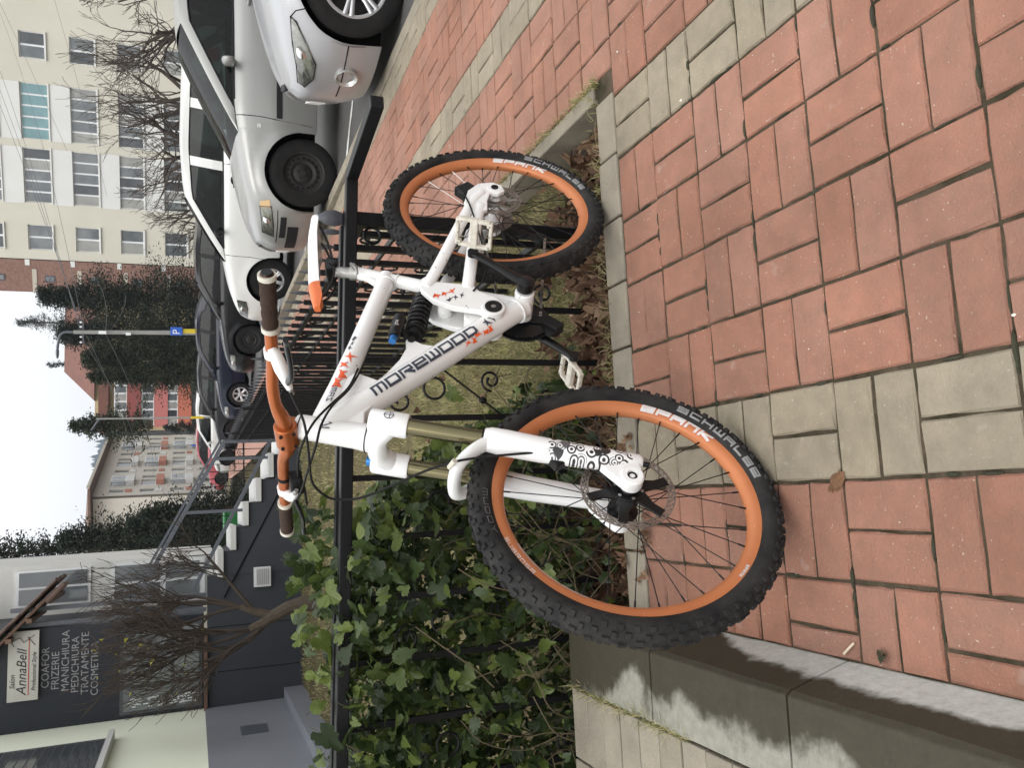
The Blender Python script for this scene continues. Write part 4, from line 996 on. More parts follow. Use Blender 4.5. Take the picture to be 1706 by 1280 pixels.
poly_decal('swingarm_flame', flame(0, 0, .07, .034, 12, 3), lambda x, y, e: sa(.425 - y * .8 + x * .25, .585 + x * .9, e), M_flame, swing, .02)
poly_decal('swingarm_flame', flame(0, 0, .055, .030, 15, 3), lambda x, y, e: sa(.448 - y * .8 + x * .25, .560 + x * .9, e), M_slate, swing, .02)
cw = lambda x, y, e: on_axis(.803 - x, FW) + Vector((y * .92, math.sqrt(max(1e-6, .0275 ** 2 - y * y)) + .068 + .001 + e, y * .39))
quads_obj('crown_emblem', ring2(0, 0, .0085, .0102) + [[(-.0085, -.0008), (.0085, -.0008), (.0085, .0008), (-.0085, .0008)], [(.001, -.008), (.0026, -.008), (.0026, .008), (.001, .008)]], cw, M_slate, fork)
# ================================================================= FENCES
M_iron = mat('black_iron', (0.006, 0.006, 0.007), 0.42, spec=.25, var=.4, vscale=30, color2=(.012, .011, .011), bump=.15, bscale=120)
M_finial = mat('silvered_iron', (0.085, 0.088, 0.10), 0.5, metal=.2, spec=.3, var=.5, vscale=40, color2=(.03, .03, .034))
def ring(mb, c, r_, th, u, v, a0=0, a1=360, n=20):
    pts = [Vector(c) + Vector(u) * r_ * math.cos(R(a0 + (a1 - a0) * i / n)) + Vector(v) * r_ * math.sin(R(a0 + (a1 - a0) * i / n)) for i in range(n + 1)]
    if abs(a1 - a0) >= 360: mb.tube(pts[:-1], th, 6, closed=True)
    else: mb.tube(pts, th, 6)
def scroll(mb, c, r_, th, u, v, flip=1, turns=1.4, n=30):
    pts = []
    for i in range(n + 1):
        t = i / n; a = 2 * PI * turns * t; q = r_ * (1 - .72 * t); pts.append(Vector(c) + Vector(u) * q * math.cos(a) * flip + Vector(v) * q * math.sin(a))
    mb.tube(pts, th, 6)
FB = 2.45
def rail_z(a): return 0.797 - 0.0415 * (a - .166)
front = thing('garden_fence', 'low black iron fence with scrolls overgrown by vines behind the bicycle', 'fence', AB(0, FB, 0), PHI)
b = MB(); b.bar((-1.9, 0, rail_z(-1.9) - .02), (1.0, 0, rail_z(1.0) - .022), .036, .036)
b.bar((.992, .006, rail_z(1.0) - .022), (1.045, -.40, rail_z(1.0) - .020), .036, .036); b.build('handrail', M_iron, front, bevel=.003)
b = MB(); b.bar((-1.9, .050, rail_z(-1.9) - .006), (.845, .050, rail_z(.845) - .003), .030, .012); b.build('top_rail', M_iron, front, bevel=.002)
b = MB(); b.bbox((.847, .02, -.16), (.889, .062, .765)); post = b.build('post', M_iron, front, bevel=.003)
b = MB(); b.lathe([(.0, .765), (.020, .768), (.026, .79), (.022, .815), (.010, .835), (.0, .845)], c=(.868, .041, 0), axis=(0, 0, 1), n=14); b.build('finial', M_finial, post, smooth=True)
a = .779; k = 0
while a > -1.8:
    b = MB(); b.bbox((a - .009, .036, -.15), (a + .009, .054, rail_z(a) - .012)); b.build('picket', M_iron, front)
    u, v = (1, 0, 0), (0, 0, 1)
    todo = [(ring, (a + .042, .045, .672), .026, 1)] if k == 0 else [(scroll, (a + .055, .045, .60), .040, 1), (scroll, (a + .055, .045, .10), .040, -1)] if k % 2 else [(ring, (a - .085, .045, .49), .034, 1), (scroll, (a - .06, .045, .30), .035, -1)]
    for fn_, c_, r_, fl_ in todo:
        b = MB(); (ring(b, c_, r_, .0045, u, v) if fn_ is ring else scroll(b, c_, r_, .0045, u, v, fl_)); b.build('scroll', M_iron, front, smooth=True)
    a -= .1785; k += 1
b = MB(); b.tube([(.40, .06, .455), (.25, .06, .26), (.17, .06, .17)], .0035, 6); b.ell((.30, .06, .325), (.012, .008, .014), 8, 6); b.build('brace_wire', M_iron, front)
# side fence running away along the path
side = thing('path_fence', 'long black iron picket fence with silver spearheads along the brick path', 'fence', AB(.868, FB + .05, 0), PHI)
LEN = 9.2
def sz(y): return gz(y + FB) * .4
for (z, w, h_) in ((.70, .022, .022), (.57, .020, .010), (.06, .022, .018)):
    b = MB(); b.bar((0, .03, z), (0, LEN, z + sz(LEN)), w, h_); b.build('rail', M_iron, side)
y = .125; k = 0; pk = MB(); pk.bbox((-.0095, -.0095, -.16), (.0095, .0095, .745)); me_p = pk.mesh('picket'); me_p.materials.append(M_iron)
fn = MB(); fn.lathe([(.0, .0), (.007, .004), (.009, .012), (.017, .030), (.019, .042), (.012, .066), (.004, .088), (.0, .094)], axis=(0, 0, 1), n=10); fn.v = [(x, y_ * .45, z) for x, y_, z in fn.v]; me_f = fn.mesh('spearhead', True); me_f.materials.append(M_finial)
SCR = []
for kind_ in range(3):
    sc_ = MB()
    if kind_ == 0: scroll(sc_, (0, .060, .635), .042, .0045, (0, 1, 0), (0, 0, 1), 1)
    elif kind_ == 1: scroll(sc_, (0, .060, .36), .046, .0045, (0, 1, 0), (0, 0, 1), -1)
    else: ring(sc_, (0, .06, .50), .030, .0045, (0, 1, 0), (0, 0, 1))
    me_s = sc_.mesh('scroll', True); me_s.materials.append(M_iron); SCR.append(me_s)
pm = MB(); pm.bbox((-.02, -.02, -.2), (.02, .02, .80)); me_post = pm.mesh('post'); me_post.materials.append(M_iron)
while y < LEN:
    if k % 16 == 15:
        o = link('post', me_post, None, side); o.location = (0, y, sz(y))
    else:
        o = link('picket', me_p, None, side); o.location = (0, y, sz(y))
    f = link('spearhead', me_f, None, o); f.location = (0, 0, .735 if k % 16 != 15 else .79); f.rotation_euler = (0, 0, PI / 2)
    if k % 2 == 0 and k % 16 not in (14, 15) and k < 44: 
        for me_s in SCR: s_ = link('scroll', me_s, None, side); s_.location = (0, y, sz(y))
    y += .165; k += 1

# ================================================================= VINE ON THE FENCE
M_vine = leaf_mat('vine_leaf', (.020, .034, .010), (.050, .080, .022), (.140, .180, .040), .38, 25, .35)
M_stem = mat('vine_stem', (.11, .085, .045), .8, var=.5, vscale=30)
def vine_leaf_mesh(seed):
    r_ = random.Random(seed); lob = [(0, -.10), (.22, -.32), (.45, -.27), (.53, -.08), (.60, .12), (.50, .30), (.36, .38), (.24, .56), (0, .70), (-.24, .56), (-.36, .38), (-.50, .30), (-.60, .12), (-.53, -.08), (-.45, -.27), (-.22, -.32)]
    if seed > 26: lob = [(0, -.34), (.16, -.30), (.30, -.20), (.36, -.04), (.37, .12), (.31, .28), (.22, .42), (.10, .56), (0, .70), (-.10, .56), (-.22, .42), (-.31, .28), (-.37, .12), (-.36, -.04), (-.30, -.20), (-.16, -.30)]
    vs = [(0, .12, .03)]; fold = r_.uniform(.15, .45); droop = r_.uniform(.1, .5); n = len(lob); full = []
    for i, (x, y_) in enumerate(lob):
        x2, y2 = lob[(i + 1) % n]; full.append((x, y_)); mx_, my_ = (x + x2) / 2, (y_ + y2) / 2; full.append((mx_ * (1.08 if i not in (4, 6, 9, 11) else .86), my_ * (1.08 if i not in (4, 6, 9, 11) else .88)))
    for x, y_ in full:
        x *= r_.uniform(.9, 1.1); y_ *= r_.uniform(.92, 1.08); vs.append((x, y_, fold * abs(x) - droop * max(0, y_) ** 2 - .35 * x * x + r_.uniform(-.02, .02)))
    n = len(full); b = MB(); b.add(vs, [(0, i + 1, (i + 1) % n + 1) for i in range(n)])
    b.tube([(0, -.05, 0), (.02, -.35, -.1), (.05, -.6, -.32)], .018, 4); me = b.mesh('leaf', True, 60); me.materials.append(M_vine); return me
VL = [vine_leaf_mesh(20 + i) for i in range(11)]
vine = thing('fence_vine', 'dense green lobed leaf vine climbing through the black fence', 'vine', AB(-.4, FB, -.12), PHI)
rv = random.Random(12); cand = []
def vine_top(a_): return lerp_tab([(-1.9, .84), (-.9, .82), (-.55, .80), (-.3, .84), (-.05, .74), (.06, .60), (.17, .42), (.26, .22), (.36, .06)], a_)
def vine_fill(a_): return lerp_tab([(-1.9, 1), (-.1, 1), (.1, .75), (.25, .42), (.4, .12)], a_)
while len(cand) < 9600:
    a_ = rv.uniform(-1.75, .40)
    if rv.random() > vine_fill(a_): continue
    t = vine_top(a_); z = -.12 + (t + .12) * rv.random() ** .9
    b_ = FB + rv.gauss(.05, .12) + (.55 * rv.random() if z < .62 else .12 * rv.random()) - (.10 if z < .45 and rv.random() < .4 else 0)
    if b_ < 2.27: b_ = 2.27 + rv.random() * .1
    if a_ < -.36 and b_ < 2.35: b_ = 2.36 + rv.random() * .1
    clu = math.sin(a_ * 17 + z * 7) * math.sin(z * 19 - a_ * 5 + 1) + .35 * math.sin(a_ * 41) * math.sin(z * 37)
    if clu < -.55 and rv.random() < .6: continue
    cand.append((a_, b_, z, (.016 + .056 * rv.random() ** 1.3) * (.72 if z < .2 else 1)))
for (a_, b_, z, s_) in ((-.63, FB - .05, .865, .085), (-.66, FB - .03, .80, .075), (-.30, FB + .03, .86, .07), (-.23, FB + .06, .87, .06), (-.26, FB + .0, .84, .07), (-.40, FB + .10, .85, .06), (-.5, FB + .12, .85, .06), *[(rv.uniform(-.42, .0), FB + rv.uniform(0, .25), rv.uniform(.80, .93), rv.uniform(.035, .07)) for _ in range(60)], *[(rv.uniform(-1.2, -.42), FB + rv.uniform(.02, .2), rv.uniform(.80, .88), rv.uniform(.03, .06)) for _ in range(40)],
    (.30, FB - .02, .06, .11), (.18, FB + .06, .20, .10), (.33, FB + .10, .42, .07), (.20, FB + .0, .33, .085), (.44, FB + .06, .02, .07), (-.02, 2.32, .0, .085), (-.08, 2.34, .03, .08), (-.05, 2.31, .07, .06), (.82, 2.56, -.05, .09), (.15, FB + .05, .47, .08)): cand.append((a_, b_, z, s_))
cand.sort(key=lambda c: c[1] - .8 * c[3])
near_mb = MB()
bw_ = Vector((0, -1, .25))
for i, (a_, b_, z, s_) in enumerate(cand):
    me = VL[rv.randrange(11)]
    yaw = rv.gauss(0, 1.1); pit = rv.gauss(.9, .6); roll = rv.gauss(0, .9)
    rot = (Matrix.Rotation(yaw, 4, 'Z') @ Matrix.Rotation(pit, 4, 'X') @ Matrix.Rotation(PI + roll, 4, 'Z')) if True else None
    loc = Vector((a_ + .4, b_ - FB, z + .12)); mtx = Matrix.Translation(loc) @ rot @ Matrix.Diagonal((s_ * rv.uniform(.62, 1.08), s_ * rv.uniform(.85, 1.15), s_ * rv.uniform(.6, 1.5), 1))
    if i < 296:
        o = link('leaf', me, None, vine); o.matrix_basis = mtx
    else:
        near_mb.add([mtx @ v.co for v in me.vertices], [tuple(p.vertices) for p in me.polygons])
o = near_mb.build('foliage', M_vine, vine, fix=False); tag(o, kind='stuff')
b = MB()
for i in range(90):
    a0 = rv.uniform(-1.7, .15); p = Vector((a0 + .4, rv.uniform(-.1, .15), 0)); pts = [p.copy()]; d = Vector((rv.uniform(-.5, .5), rv.uniform(-.1, .1), 1))
    for k in range(7):
        d = (d + Vector((rv.gauss(0, .35), rv.gauss(0, .15), rv.gauss(-.04, .2)))).normalized(); p = p + d * rv.uniform(.06, .13)
        if p.z - .12 > vine_top(p.x - .4) + .05: d.z = -.6
        pts.append(p.copy())
    b.tube(spline(pts, 3), .0018, 5)
for pts in ([(-.25, .0, .96), (-.30, -.03, .88), (-.40, -.02, .80), (-.46, 0, .74)], [(-.16, -.08, .50), (-.1, -.1, .56), (-.02, -.09, .66), (.03, -.05, .72)], [(-.2, .06, .98), (-.16, .02, .9), (-.14, 0, .82)]):
    b.tube(spline(pts, 5), .0022, 5)
b.build('stems', M_stem, vine, smooth=True)
# ================================================================= CARS
M_silver = mat('silver_paint', (0.31, 0.31, 0.298), 0.36, metal=.45, spec=.4, coat=.35, var=.05, vscale=3)
M_silverb = mat('bright_silver_paint', (0.40, 0.40, 0.41), 0.32, metal=.45, spec=.4, coat=.4)
M_wpaint = mat('white_paint', (0.66, 0.665, 0.64), 0.3, coat=.35, var=.06, vscale=3, color2=(.68, .67, .64))
M_bpaint = mat('black_paint', (0.005, 0.005, 0.006), 0.25, spec=.25, coat=.12)
M_npaint = mat('navy_paint', (0.006, 0.008, 0.020), 0.25, spec=.25, coat=.15)
M_cplast = mat('black_plastic', (0.013, 0.013, 0.014), 0.6, spec=.25)
M_ctyre = mat('car_tyre', (0.012, 0.012, 0.012), 0.8, spec=.15, var=.5, vscale=12, color2=(.025, .023, .021))
M_under = mat('underbody', (0.008, 0.008, 0.008), 0.9, spec=.1)
M_alloy = mat('alloy_wheel', (0.50, 0.50, 0.51), 0.32, metal=.8)
M_steelw = mat('black_steel_wheel', (0.016, 0.015, 0.015), 0.55, spec=.25, var=.5, vscale=25, color2=(.03, .025, .021))
M_cglass = glass_mat('car_glass', (.12, .17, .152), .015, .32)
M_cseat = mat('car_seat', (0.035, 0.036, 0.038), 0.85)
M_lampc = mat('lamp_reflector', (.60, .60, .57), 0.22, metal=.6, var=.7, vscale=25, color2=(.22, .22, .21))
M_lglass = glass_mat('lamp_glass', (.80, .80, .76), .10, .9)
M_amber = mat('amber_lens', (.62, .42, .20), 0.25, coat=.5)
M_redl = mat('red_lens', (.55, .02, .025), 0.2, coat=.6)
M_chrome = mat('chrome', (.72, .72, .73), .14, metal=1)

def make_car(spec):
    """x: distance behind the nose, y: towards the car's right, z up; the left flank is at -y"""
    S = spec; LN, W, HT = S['len'], S['w'], S['h']; x1, x2 = S['fa'], S['ra']; wr = S['wr']; AR = wr + S.get('gap', .045)
    belt = S['belt']; paint = S['paint']; sill = S.get('sill', .20)
    yw = R(S['yaw']); wx, wy = S['wheel']; ox = wx - (math.cos(yw) * x1 + math.sin(yw) * W * .93); oy = wy - (math.sin(yw) * x1 - math.cos(yw) * W * .93)
    wp = Vector((wx, wy, 0)); gzv = road_z(wp.dot(AX), wp.dot(BX))
    root = thing(S['name'], S['label'], 'car', (ox, oy, gzv + .004), yw, 'cars parked nose to the sidewalk')
    def plan(x):
        t = min(1, max(0, x / .62)); f = (1 - (1 - t) ** 2.3) ** (1 / 2.3); f = .16 + .84 * f if x > 0 else .16
        u = min(1, max(0, (LN - x) / .5)); g = (1 - (1 - u) ** 2.6) ** (1 / 2.6); g = .2 + .8 * g
        return W * min(1, f) * min(1, g) * (1 - .03 * smoothstep(1.2, 0, x))
    def bz(x): return smooth_tab(belt, x)
    def sec(x, z):              # flank half width at height z
        zb = bz(x); t = (z - sill) / max(.05, zb - sill)
        k = lerp_tab([(-.3, .91), (0, .945), (.12, .975), (.34, .997), (.52, 1.0), (.60, .992), (.80, .975), (.93, .952), (1.0, .905)], t)
        fl = 0
        for xw in (x1, x2):
            d = math.hypot(x - xw, z - wr); fl = max(fl, smoothstep(AR + .10, AR + .005, d))
        return plan(x) * k + fl * .012
    def nose(x, z):             # the front leans back above the bumper
        w_ = max(0, 1 - x / .7) ** 1.6; k = S.get('lean', .20) * max(0, (z - .52) / .28) ** 1.4 + .05 * max(0, (.36 - z) / .2) ** 1.5
        v_ = max(0, 1 - (LN - x) / .5) ** 1.6
        return x + k * w_ - v_ * .10 * max(0, (z - .6) / .4)
    def P(x, z, off=0.0, side=-1): return Vector((nose(x, z), side * (sec(x, z) + off), z))
    def zbot(x):
        zb = sill + .03 * smoothstep(.5, 0, x) + .06 * smoothstep(LN - .5, LN, x)
        for xw in (x1, x2):
            d = abs(x - xw)
            if d < AR: zb = max(zb, wr + math.sqrt(AR * AR - d * d))
        return zb
    xs = sorted(set([round(v, 4) for v in list(.62 * (1 - np.cos(np.linspace(0, PI / 2, 14)))) + list(np.linspace(.62, LN - .5, 40)) + list(LN - .5 * (1 - np.cos(np.linspace(0, PI / 2, 10))))]
        + [round(xw + AR * math.cos(t), 4) for xw in (x1, x2) for t in np.linspace(0, PI, 21)] + [round(xw + s * (AR + .004), 4) for xw in (x1, x2) for s in (-1, 1)]))
    rows = []; fr_ = [0, .10, .22, .36, .50, .58, .66, .78, .88, .95, 1.0]
    xr0, xr1, xb0, xb1 = S['ws'], S['roof0'], S['roof1'], S['rear']
    for x in xs:
        zb, zt = zbot(x), bz(x); half = []
        for f_ in fr_: half.append(P(x, zb + (zt - zb) * f_))
        yt = abs(half[-1].y); cr = S.get('crown', .055) * min(1, plan(x) / W)
        for k in (.84, .62, .34, 0): half.append(Vector((half[-1].x if k == .84 else nose(x, zt), -yt * k, zt + cr * (1 - k * k) ** .8)))
        row = half + [Vector((p.x, -p.y, p.z)) for p in half[-2::-1]]; rows.append(row)
    b = MB(); b.grid(rows); b.add(rows[0], [tuple(range(len(rows[0])))]); b.add(rows[-1], [tuple(range(len(rows[0]) - 1, -1, -1))])
    # open the cabin: drop the lid faces between windscreen foot and rear screen foot
    cabin0, cabin1 = xr0 + .04, xb1 - .04; nn = len(rows[0]); keep = []
    for f in b.f:
        if len(f) == 4:
            c_ = sum((Vector(b.v[i]) for i in f), Vector()) / 4; i0 = min(q % nn for q in f)
            if cabin0 < c_.x < cabin1 and len(fr_) <= i0 < nn - len(fr_) - 1 and c_.z > bz(c_.x) - .01: continue
        keep.append(f)
    b.f = keep; b.mi = [0] * len(keep)
    body = b.build('body', paint, root, smooth=True, sharp=38)
    # dark wheel houses and floor
    b = MB(); b.bbox((.35, -W + .30, sill - .02), (LN - .3, W - .30, .62)); b.bbox((x1 + AR + .05, -W + .1, sill - .01), (x2 - AR - .05, W - .1, .5)); b.bbox((.2, -W * .6, sill), (.5, W * .6, .5)); b.bbox((LN - .5, -W * .7, sill + .05), (LN - .12, W * .7, .55)); b.build('underbody', M_under, root)
    for xw in (x1, x2):
        for s in (-1, 1):
            b = MB(); rr_ = [[(xw + (AR + .012) * math.cos(t), s * (W * .955 - d), wr + (AR + .012) * math.sin(t)) for d in (0.02, .28)] for t in np.linspace(-.25, PI + .25, 18)]; b.grid(rr_)
            cen = Vector((xw, s * (W * .955 - .28), wr)); L_ = [r_[1] for r_ in rr_]; b.add([cen] + L_, [(0, i + 1, i + 2) for i in range(len(L_) - 1)]); b.build('wheel_arch_liner', M_under, root)
    # ---- greenhouse
    roofz = S['roofz']; hwb = lambda x: sec(x, bz(x)); tum = S.get('tumble', .20)
    def gy(x, z):
        zb = bz(x); t = max(0, min(1, (z - zb) / (HT - .06 - zb))); return (W * .905 - .0) * (1 - tum * t ** 1.25) * min(1, .86 + .14 * smoothstep(xb1 + .1, xb1 - .5, x))
    def G(x, z, off=0.0, side=-1): return Vector((x, side * (gy(x, z) + off), z))
    def rz(x): return smooth_tab(roofz, x)
    # upper outline of the side glass area along x: from windscreen foot up the pillar, roof rail, down the tail
    def strip(name, pts_in, pts_out, m, off=.0, parent=root, both=True):
        for side in ((-1, 1) if both else (-1,)):
            b = MB(); b.grid([[G(p[0], p[1], off, side), G((p[0] + q[0]) / 2, (p[1] + q[1]) / 2, off + .006, side), G(q[0], q[1], off, side)] for p, q in zip(pts_in, pts_out)])
            b.build(name, m, parent, smooth=True, sharp=60)
    n = 26; pw = S.get('pillar', .075)
    out = [(xr0 + (xr1 - xr0) * t, bz(xr0) + (rz(xr1) - bz(xr0)) * math.sin(t * PI / 2) ** .9 if False else bz(xr0) + (rz(xr1) - bz(xr0)) * (t ** .92)) for t in np.linspace(0, 1, 12)]
    out += [(x, rz(x)) for x in np.linspace(xr1, xb0, 14)[1:]]
    out += [(xb0 + (xb1 - xb0) * t, rz(xb0) + (bz(xb1) - rz(xb0)) * t ** 1.15) for t in np.linspace(0, 1, 10)[1:]]
    inn = []
    for i, (x, z) in enumerate(out):
        p = out[max(0, i - 1)]; q = out[min(len(out) - 1, i + 1)]; dx, dz = q[0] - p[0], q[1] - p[1]; l = math.hypot(dx, dz); w_ = pw if x < xb0 - .1 else S.get('cpillar', .16)
        inn.append((x + dz / l * w_, max(bz(x) + .012, z - dx / l * w_)))
    strip('roof_frame', inn, out, paint)
    # roof
    rows = []
    for (x, z) in out:
        if x < xr1 - .02 or x > xb0 + .02: continue
        y_ = gy(x, z); rows.append([Vector((x - .02 * (1 - k * k) * 0, y_ * k, z + .045 * (1 - k * k))) for k in np.linspace(-1, 1, 13)])
    b = MB(); b.grid(rows); b.build('roof', paint, root, smooth=True, sharp=60)
    def screen(name, pts):
        rows = []
        for (x, z) in pts:
            y_ = gy(x, z); sgn = S.get('bow', .16) * (1 if name == 'windscreen' else -1)
            rows.append([Vector((x - sgn * (1 - k * k) * .8, y_ * k, z + .03 * (1 - k * k))) for k in np.linspace(-1, 1, 15)])
        b = MB(); b.grid(rows); return b.build(name, M_cglass, root, smooth=True, sharp=80)
    screen('windscreen', [p for p in out if p[0] <= xr1 + .001]); screen('rear_screen', [p for p in out if p[0] >= xb0 - .001])
    # side glass
    top = [p for p in inn if bz(p[0]) + .014 < p[1]]
    for side in (-1, 1):
        b = MB(); b.grid([[G(x, bz(x) - .01, -.006, side), G(x, (bz(x) + z) / 2, -.002, side), G(x, z + .01, -.006, side)] for x, z in top])
        b.build('side_glass', M_cglass, root, smooth=True, sharp=80)
    def ztop_at(x): return lerp_tab([(p[0], p[1]) for p in sorted(top)], x)
    for (xa, xb_, m_) in S['posts']:
        for side in (-1, 1):
            za, zb_ = ztop_at((xa + xb_) / 2), bz(xa); b = MB()
            b.grid([[G(xa + (xb_ - xa) * u + .03 * v, zb_ - .01 + (za + .02 - zb_) * v, .004, side) for u in (0, .5, 1)] for v in (0, .33, .66, 1)])
            b.build('window_post', paint if m_ else M_cplast, root)
    # belt moulding and window seal
    for side in (-1, 1):
        b = MB(); b.tube([G(x, bz(x) + .004, .004, side) for x in np.linspace(top[0][0], top[-1][0], 24)], .008, 6); b.build('window_seal', M_cplast, root)
        b = MB(); b.tube([G(p[0], p[1] - .004, .002, side) for p in top], .007, 6); b.build('window_seal', M_cplast, root)
    # ---- interior
    b = MB(); b.bbox((xr0 + .1, -W * .8, .50), (xb1 - .1, W * .8, .56)); b.bbox((xr0 + .02, -W * .80, .58), (xr0 + .46, W * .80, bz(xr0) - .01))
    for xs_ in S.get('seats', (xr1 + .42, xr1 + 1.25)):
        for y_ in (-.38, .38):
            rt = Matrix.Rotation(.22, 3, 'Y'); b.box((xs_ + .08, y_, .86), (.13, .46, .56), rt); b.box((xs_ + .16, y_, 1.20), (.09, .24, .17), rt); b.box((xs_ - .18, y_, .62), (.5, .46, .14))
    for side in (-1, 1): b.bbox((xr0 + .4, side * W * .80, .5), (xb1 - .3, side * W * .84, min(bz(x1), bz(x2)) - .06))
    b.build('seats', S.get('seatmat', M_cseat), root, bevel=.03)
    b = MB(); cst = Vector((xr1 - .02, -.36, bz(xr0) + .02)); rr3_ = Matrix.Rotation(R(-62), 3, 'Y'); b.tube([cst + rr3_ @ Vector((.175 * math.cos(t), .175 * math.sin(t), 0)) for t in np.linspace(0, 2 * PI, 25)[:-1]], .014, 6, closed=True); b.bar(cst + rr3_ @ Vector((0, -.17, 0)), cst + rr3_ @ Vector((0, .17, 0)), .04, .02); b.build('steering_wheel', M_cplast, root)
    b = MB(); b.box((xr1 - .10, 0, rz(xr1) - .08), (.03, .22, .07)); b.build('rear_view_mirror', M_cplast, root)
    # ---- wheels
    for xw in (x1, x2):
        for s in (-1, 1):
            wh = node('wheel', root, (xw, s * (W * .955 - .11), wr)); w2 = .10
            b = MB(); ri_ = wr * S.get('rimf', .64)
            b.lathe([(ri_, -w2), (wr * .80, -w2 * 1.06), (wr * .93, -w2 * 1.0), (wr, -w2 * .78), (wr * 1.004, 0), (wr, w2 * .78), (wr * .93, w2), (wr * .80, w2 * 1.06), (ri_, w2)], axis=(0, 1, 0), n=40); b.build('tyre', M_ctyre, wh, smooth=True, sharp=40)
            b = MB(); o_ = s * w2
            if S['rim'] == 'steel':
                b.lathe([(ri_ + .004, o_ * .98), (ri_, o_ * 1.0), (ri_ - .014, o_ * .92), (ri_ - .022, o_ * .62), (ri_ - .04, o_ * .55), (ri_ * .62, o_ * .66), (ri_ * .46, o_ * .50), (ri_ * .38, o_ * .62), (.035, o_ * .66), (.03, o_ * .8), (0, o_ * .82)], axis=(0, 1, 0), n=36); b.build('rim', M_steelw, wh, smooth=True, sharp=40)
                b = MB()
                for k in range(18): t = 2 * PI * k / 18; b.lathe([(.0, o_ * .625), (.011, o_ * .625)], c=((ri_ - .055) * math.cos(t), s * .003, (ri_ - .055) * math.sin(t)), axis=(0, 1, 0), n=8)
                b.build('vent_holes', M_under, wh)
                b = MB()
                for k in range(5): t = 2 * PI * k / 5; b.tube([(.056 * math.cos(t), o_ * .55, .056 * math.sin(t)), (.056 * math.cos(t), o_ * .74, .056 * math.sin(t))], .010, 8)
                b.build('wheel_bolts', M_steelw, wh)
            else:
                b.lathe([(ri_ + .004, o_ * .98), (ri_ - .004, o_ * 1.0), (ri_ - .022, o_ * .95), (ri_ - .028, o_ * .4), (ri_ - .03, -o_ * .5)], axis=(0, 1, 0), n=40)
                ns = S.get('spokes', 7)
                for k in range(ns):
                    t = 2 * PI * k / ns + .3
                    for dt_ in (-.11, .11):
                        u = Vector((math.cos(t + dt_), 0, math.sin(t + dt_))); v_ = Vector((-u.z, 0, u.x))
                        q = [Vector((0, o_ * .74, 0)) + u * .05, Vector((0, o_ * .90, 0)) + u * (ri_ * .6), Vector((0, o_ * .93, 0)) + u * (ri_ - .012)]
                        b.tube(q, [(.018, .012), (.014, .014), (.017, .012)], 8, flat=v_)
                b.lathe([(.062, o_ * .5), (.062, o_ * .86), (.05, o_ * .9), (0, o_ * .92)], axis=(0, 1, 0), n=24); b.build('rim', M_alloy, wh, smooth=True, sharp=45)
                b = MB(); b.lathe([(0, o_ * .30), (ri_ - .035, o_ * .30)], axis=(0, 1, 0), n=30); b.build('brake_disc', M_steelw, wh)
    # ---- trim
    def patch_obj(name, poly, m, off=.004, n=7, parent=None, sides=(-1, 1), thick=False):
        """polygon in flank coordinates (x, z) given as lower and upper edges"""
        lo, hi = poly; first = None
        for side in sides:
            rows = []; b = MB()
            for k in range(n + 1):
                t = k / n; xa = lo[0][0] + (lo[-1][0] - lo[0][0]) * t; xb_ = hi[0][0] + (hi[-1][0] - hi[0][0]) * t; za, zb_ = lerp_tab(lo, xa), lerp_tab(hi, xb_)
                bul = off + (.012 * math.sin(PI * t) if thick else 0)
                rows.append([P(xa, za, off, side), P((xa * 2 + xb_) / 3, (za * 2 + zb_) / 3, bul, side), P((xa + 2 * xb_) / 3, (za + 2 * zb_) / 3, bul, side), P(xb_, zb_, off, side)])
            b.grid(rows)
            first = [*(first or []), b.build(name, m, (parent[len(first or [])] if isinstance(parent, list) else parent) or root, smooth=True, sharp=60)]
        return first
    hl = S['headlamp']; lampo = patch_obj('headlamp', hl, M_lampc, .003, 9); patch_obj('headlamp_glass', hl, M_lglass, .010, 9, lampo, thick=True)
    for side, lo_ in zip((-1, 1), lampo):
        b = MB(); loop = [P(x, z, .009, side) for x, z in hl[0]] + [P(x, z, .009, side) for x, z in hl[1][::-1]]; b.tube(loop, .004, 5, closed=True); b.build('lamp_edge', M_cplast, lo_)
        b = MB(); xm = .45 * hl[0][0][0] + .55 * hl[0][-1][0]; zm = (lerp_tab(hl[0], xm) + lerp_tab(hl[1], xm)) / 2; c_ = P(xm, zm, .004, side)
        b.ell(c_, (.05, .012, .036), 12, 8); b.build('reflector_bowl', M_chrome, lo_, smooth=True)
    for (nm, poly, m_) in S.get('patches', ()): patch_obj(nm, poly, m_, .005)
    for line in S.get('seams', ()):
        for side in (-1, 1):
            pts = []; b = MB()
            for (xa, za), (xb_, zb_) in zip(line, line[1:]):
                for t in np.linspace(0, 1, 8)[:-1]: pts.append(P(xa + (xb_ - xa) * t, za + (zb_ - za) * t, -.001, side))
            pts.append(P(*line[-1], -.001, side)); b.tube(pts, .0042, 4)
            b.build('panel_seam', M_under, root)
    for (xh, zh, m_) in S.get('handles', ()):
        b = MB()
        for side in (-1,):
            b.tube([P(xh - .09, zh, .006, side), P(xh - .07, zh, .032, side), P(xh + .07, zh + .004, .032, side), P(xh + .10, zh + .004, .006, side)], .013, 8)
        h_ = b.build('door_handle', m_, root, smooth=True)
        b = MB(); cc = P(xh, zh, .0008, -1); b.add([cc + Vector((.062 * math.cos(t), -.0008, .045 * math.sin(t))) for t in np.linspace(0, 2 * PI, 22)[:-1]], [tuple(range(21))]); b.build('handle_recess', M_cplast if m_ is M_cplast else paint, h_)
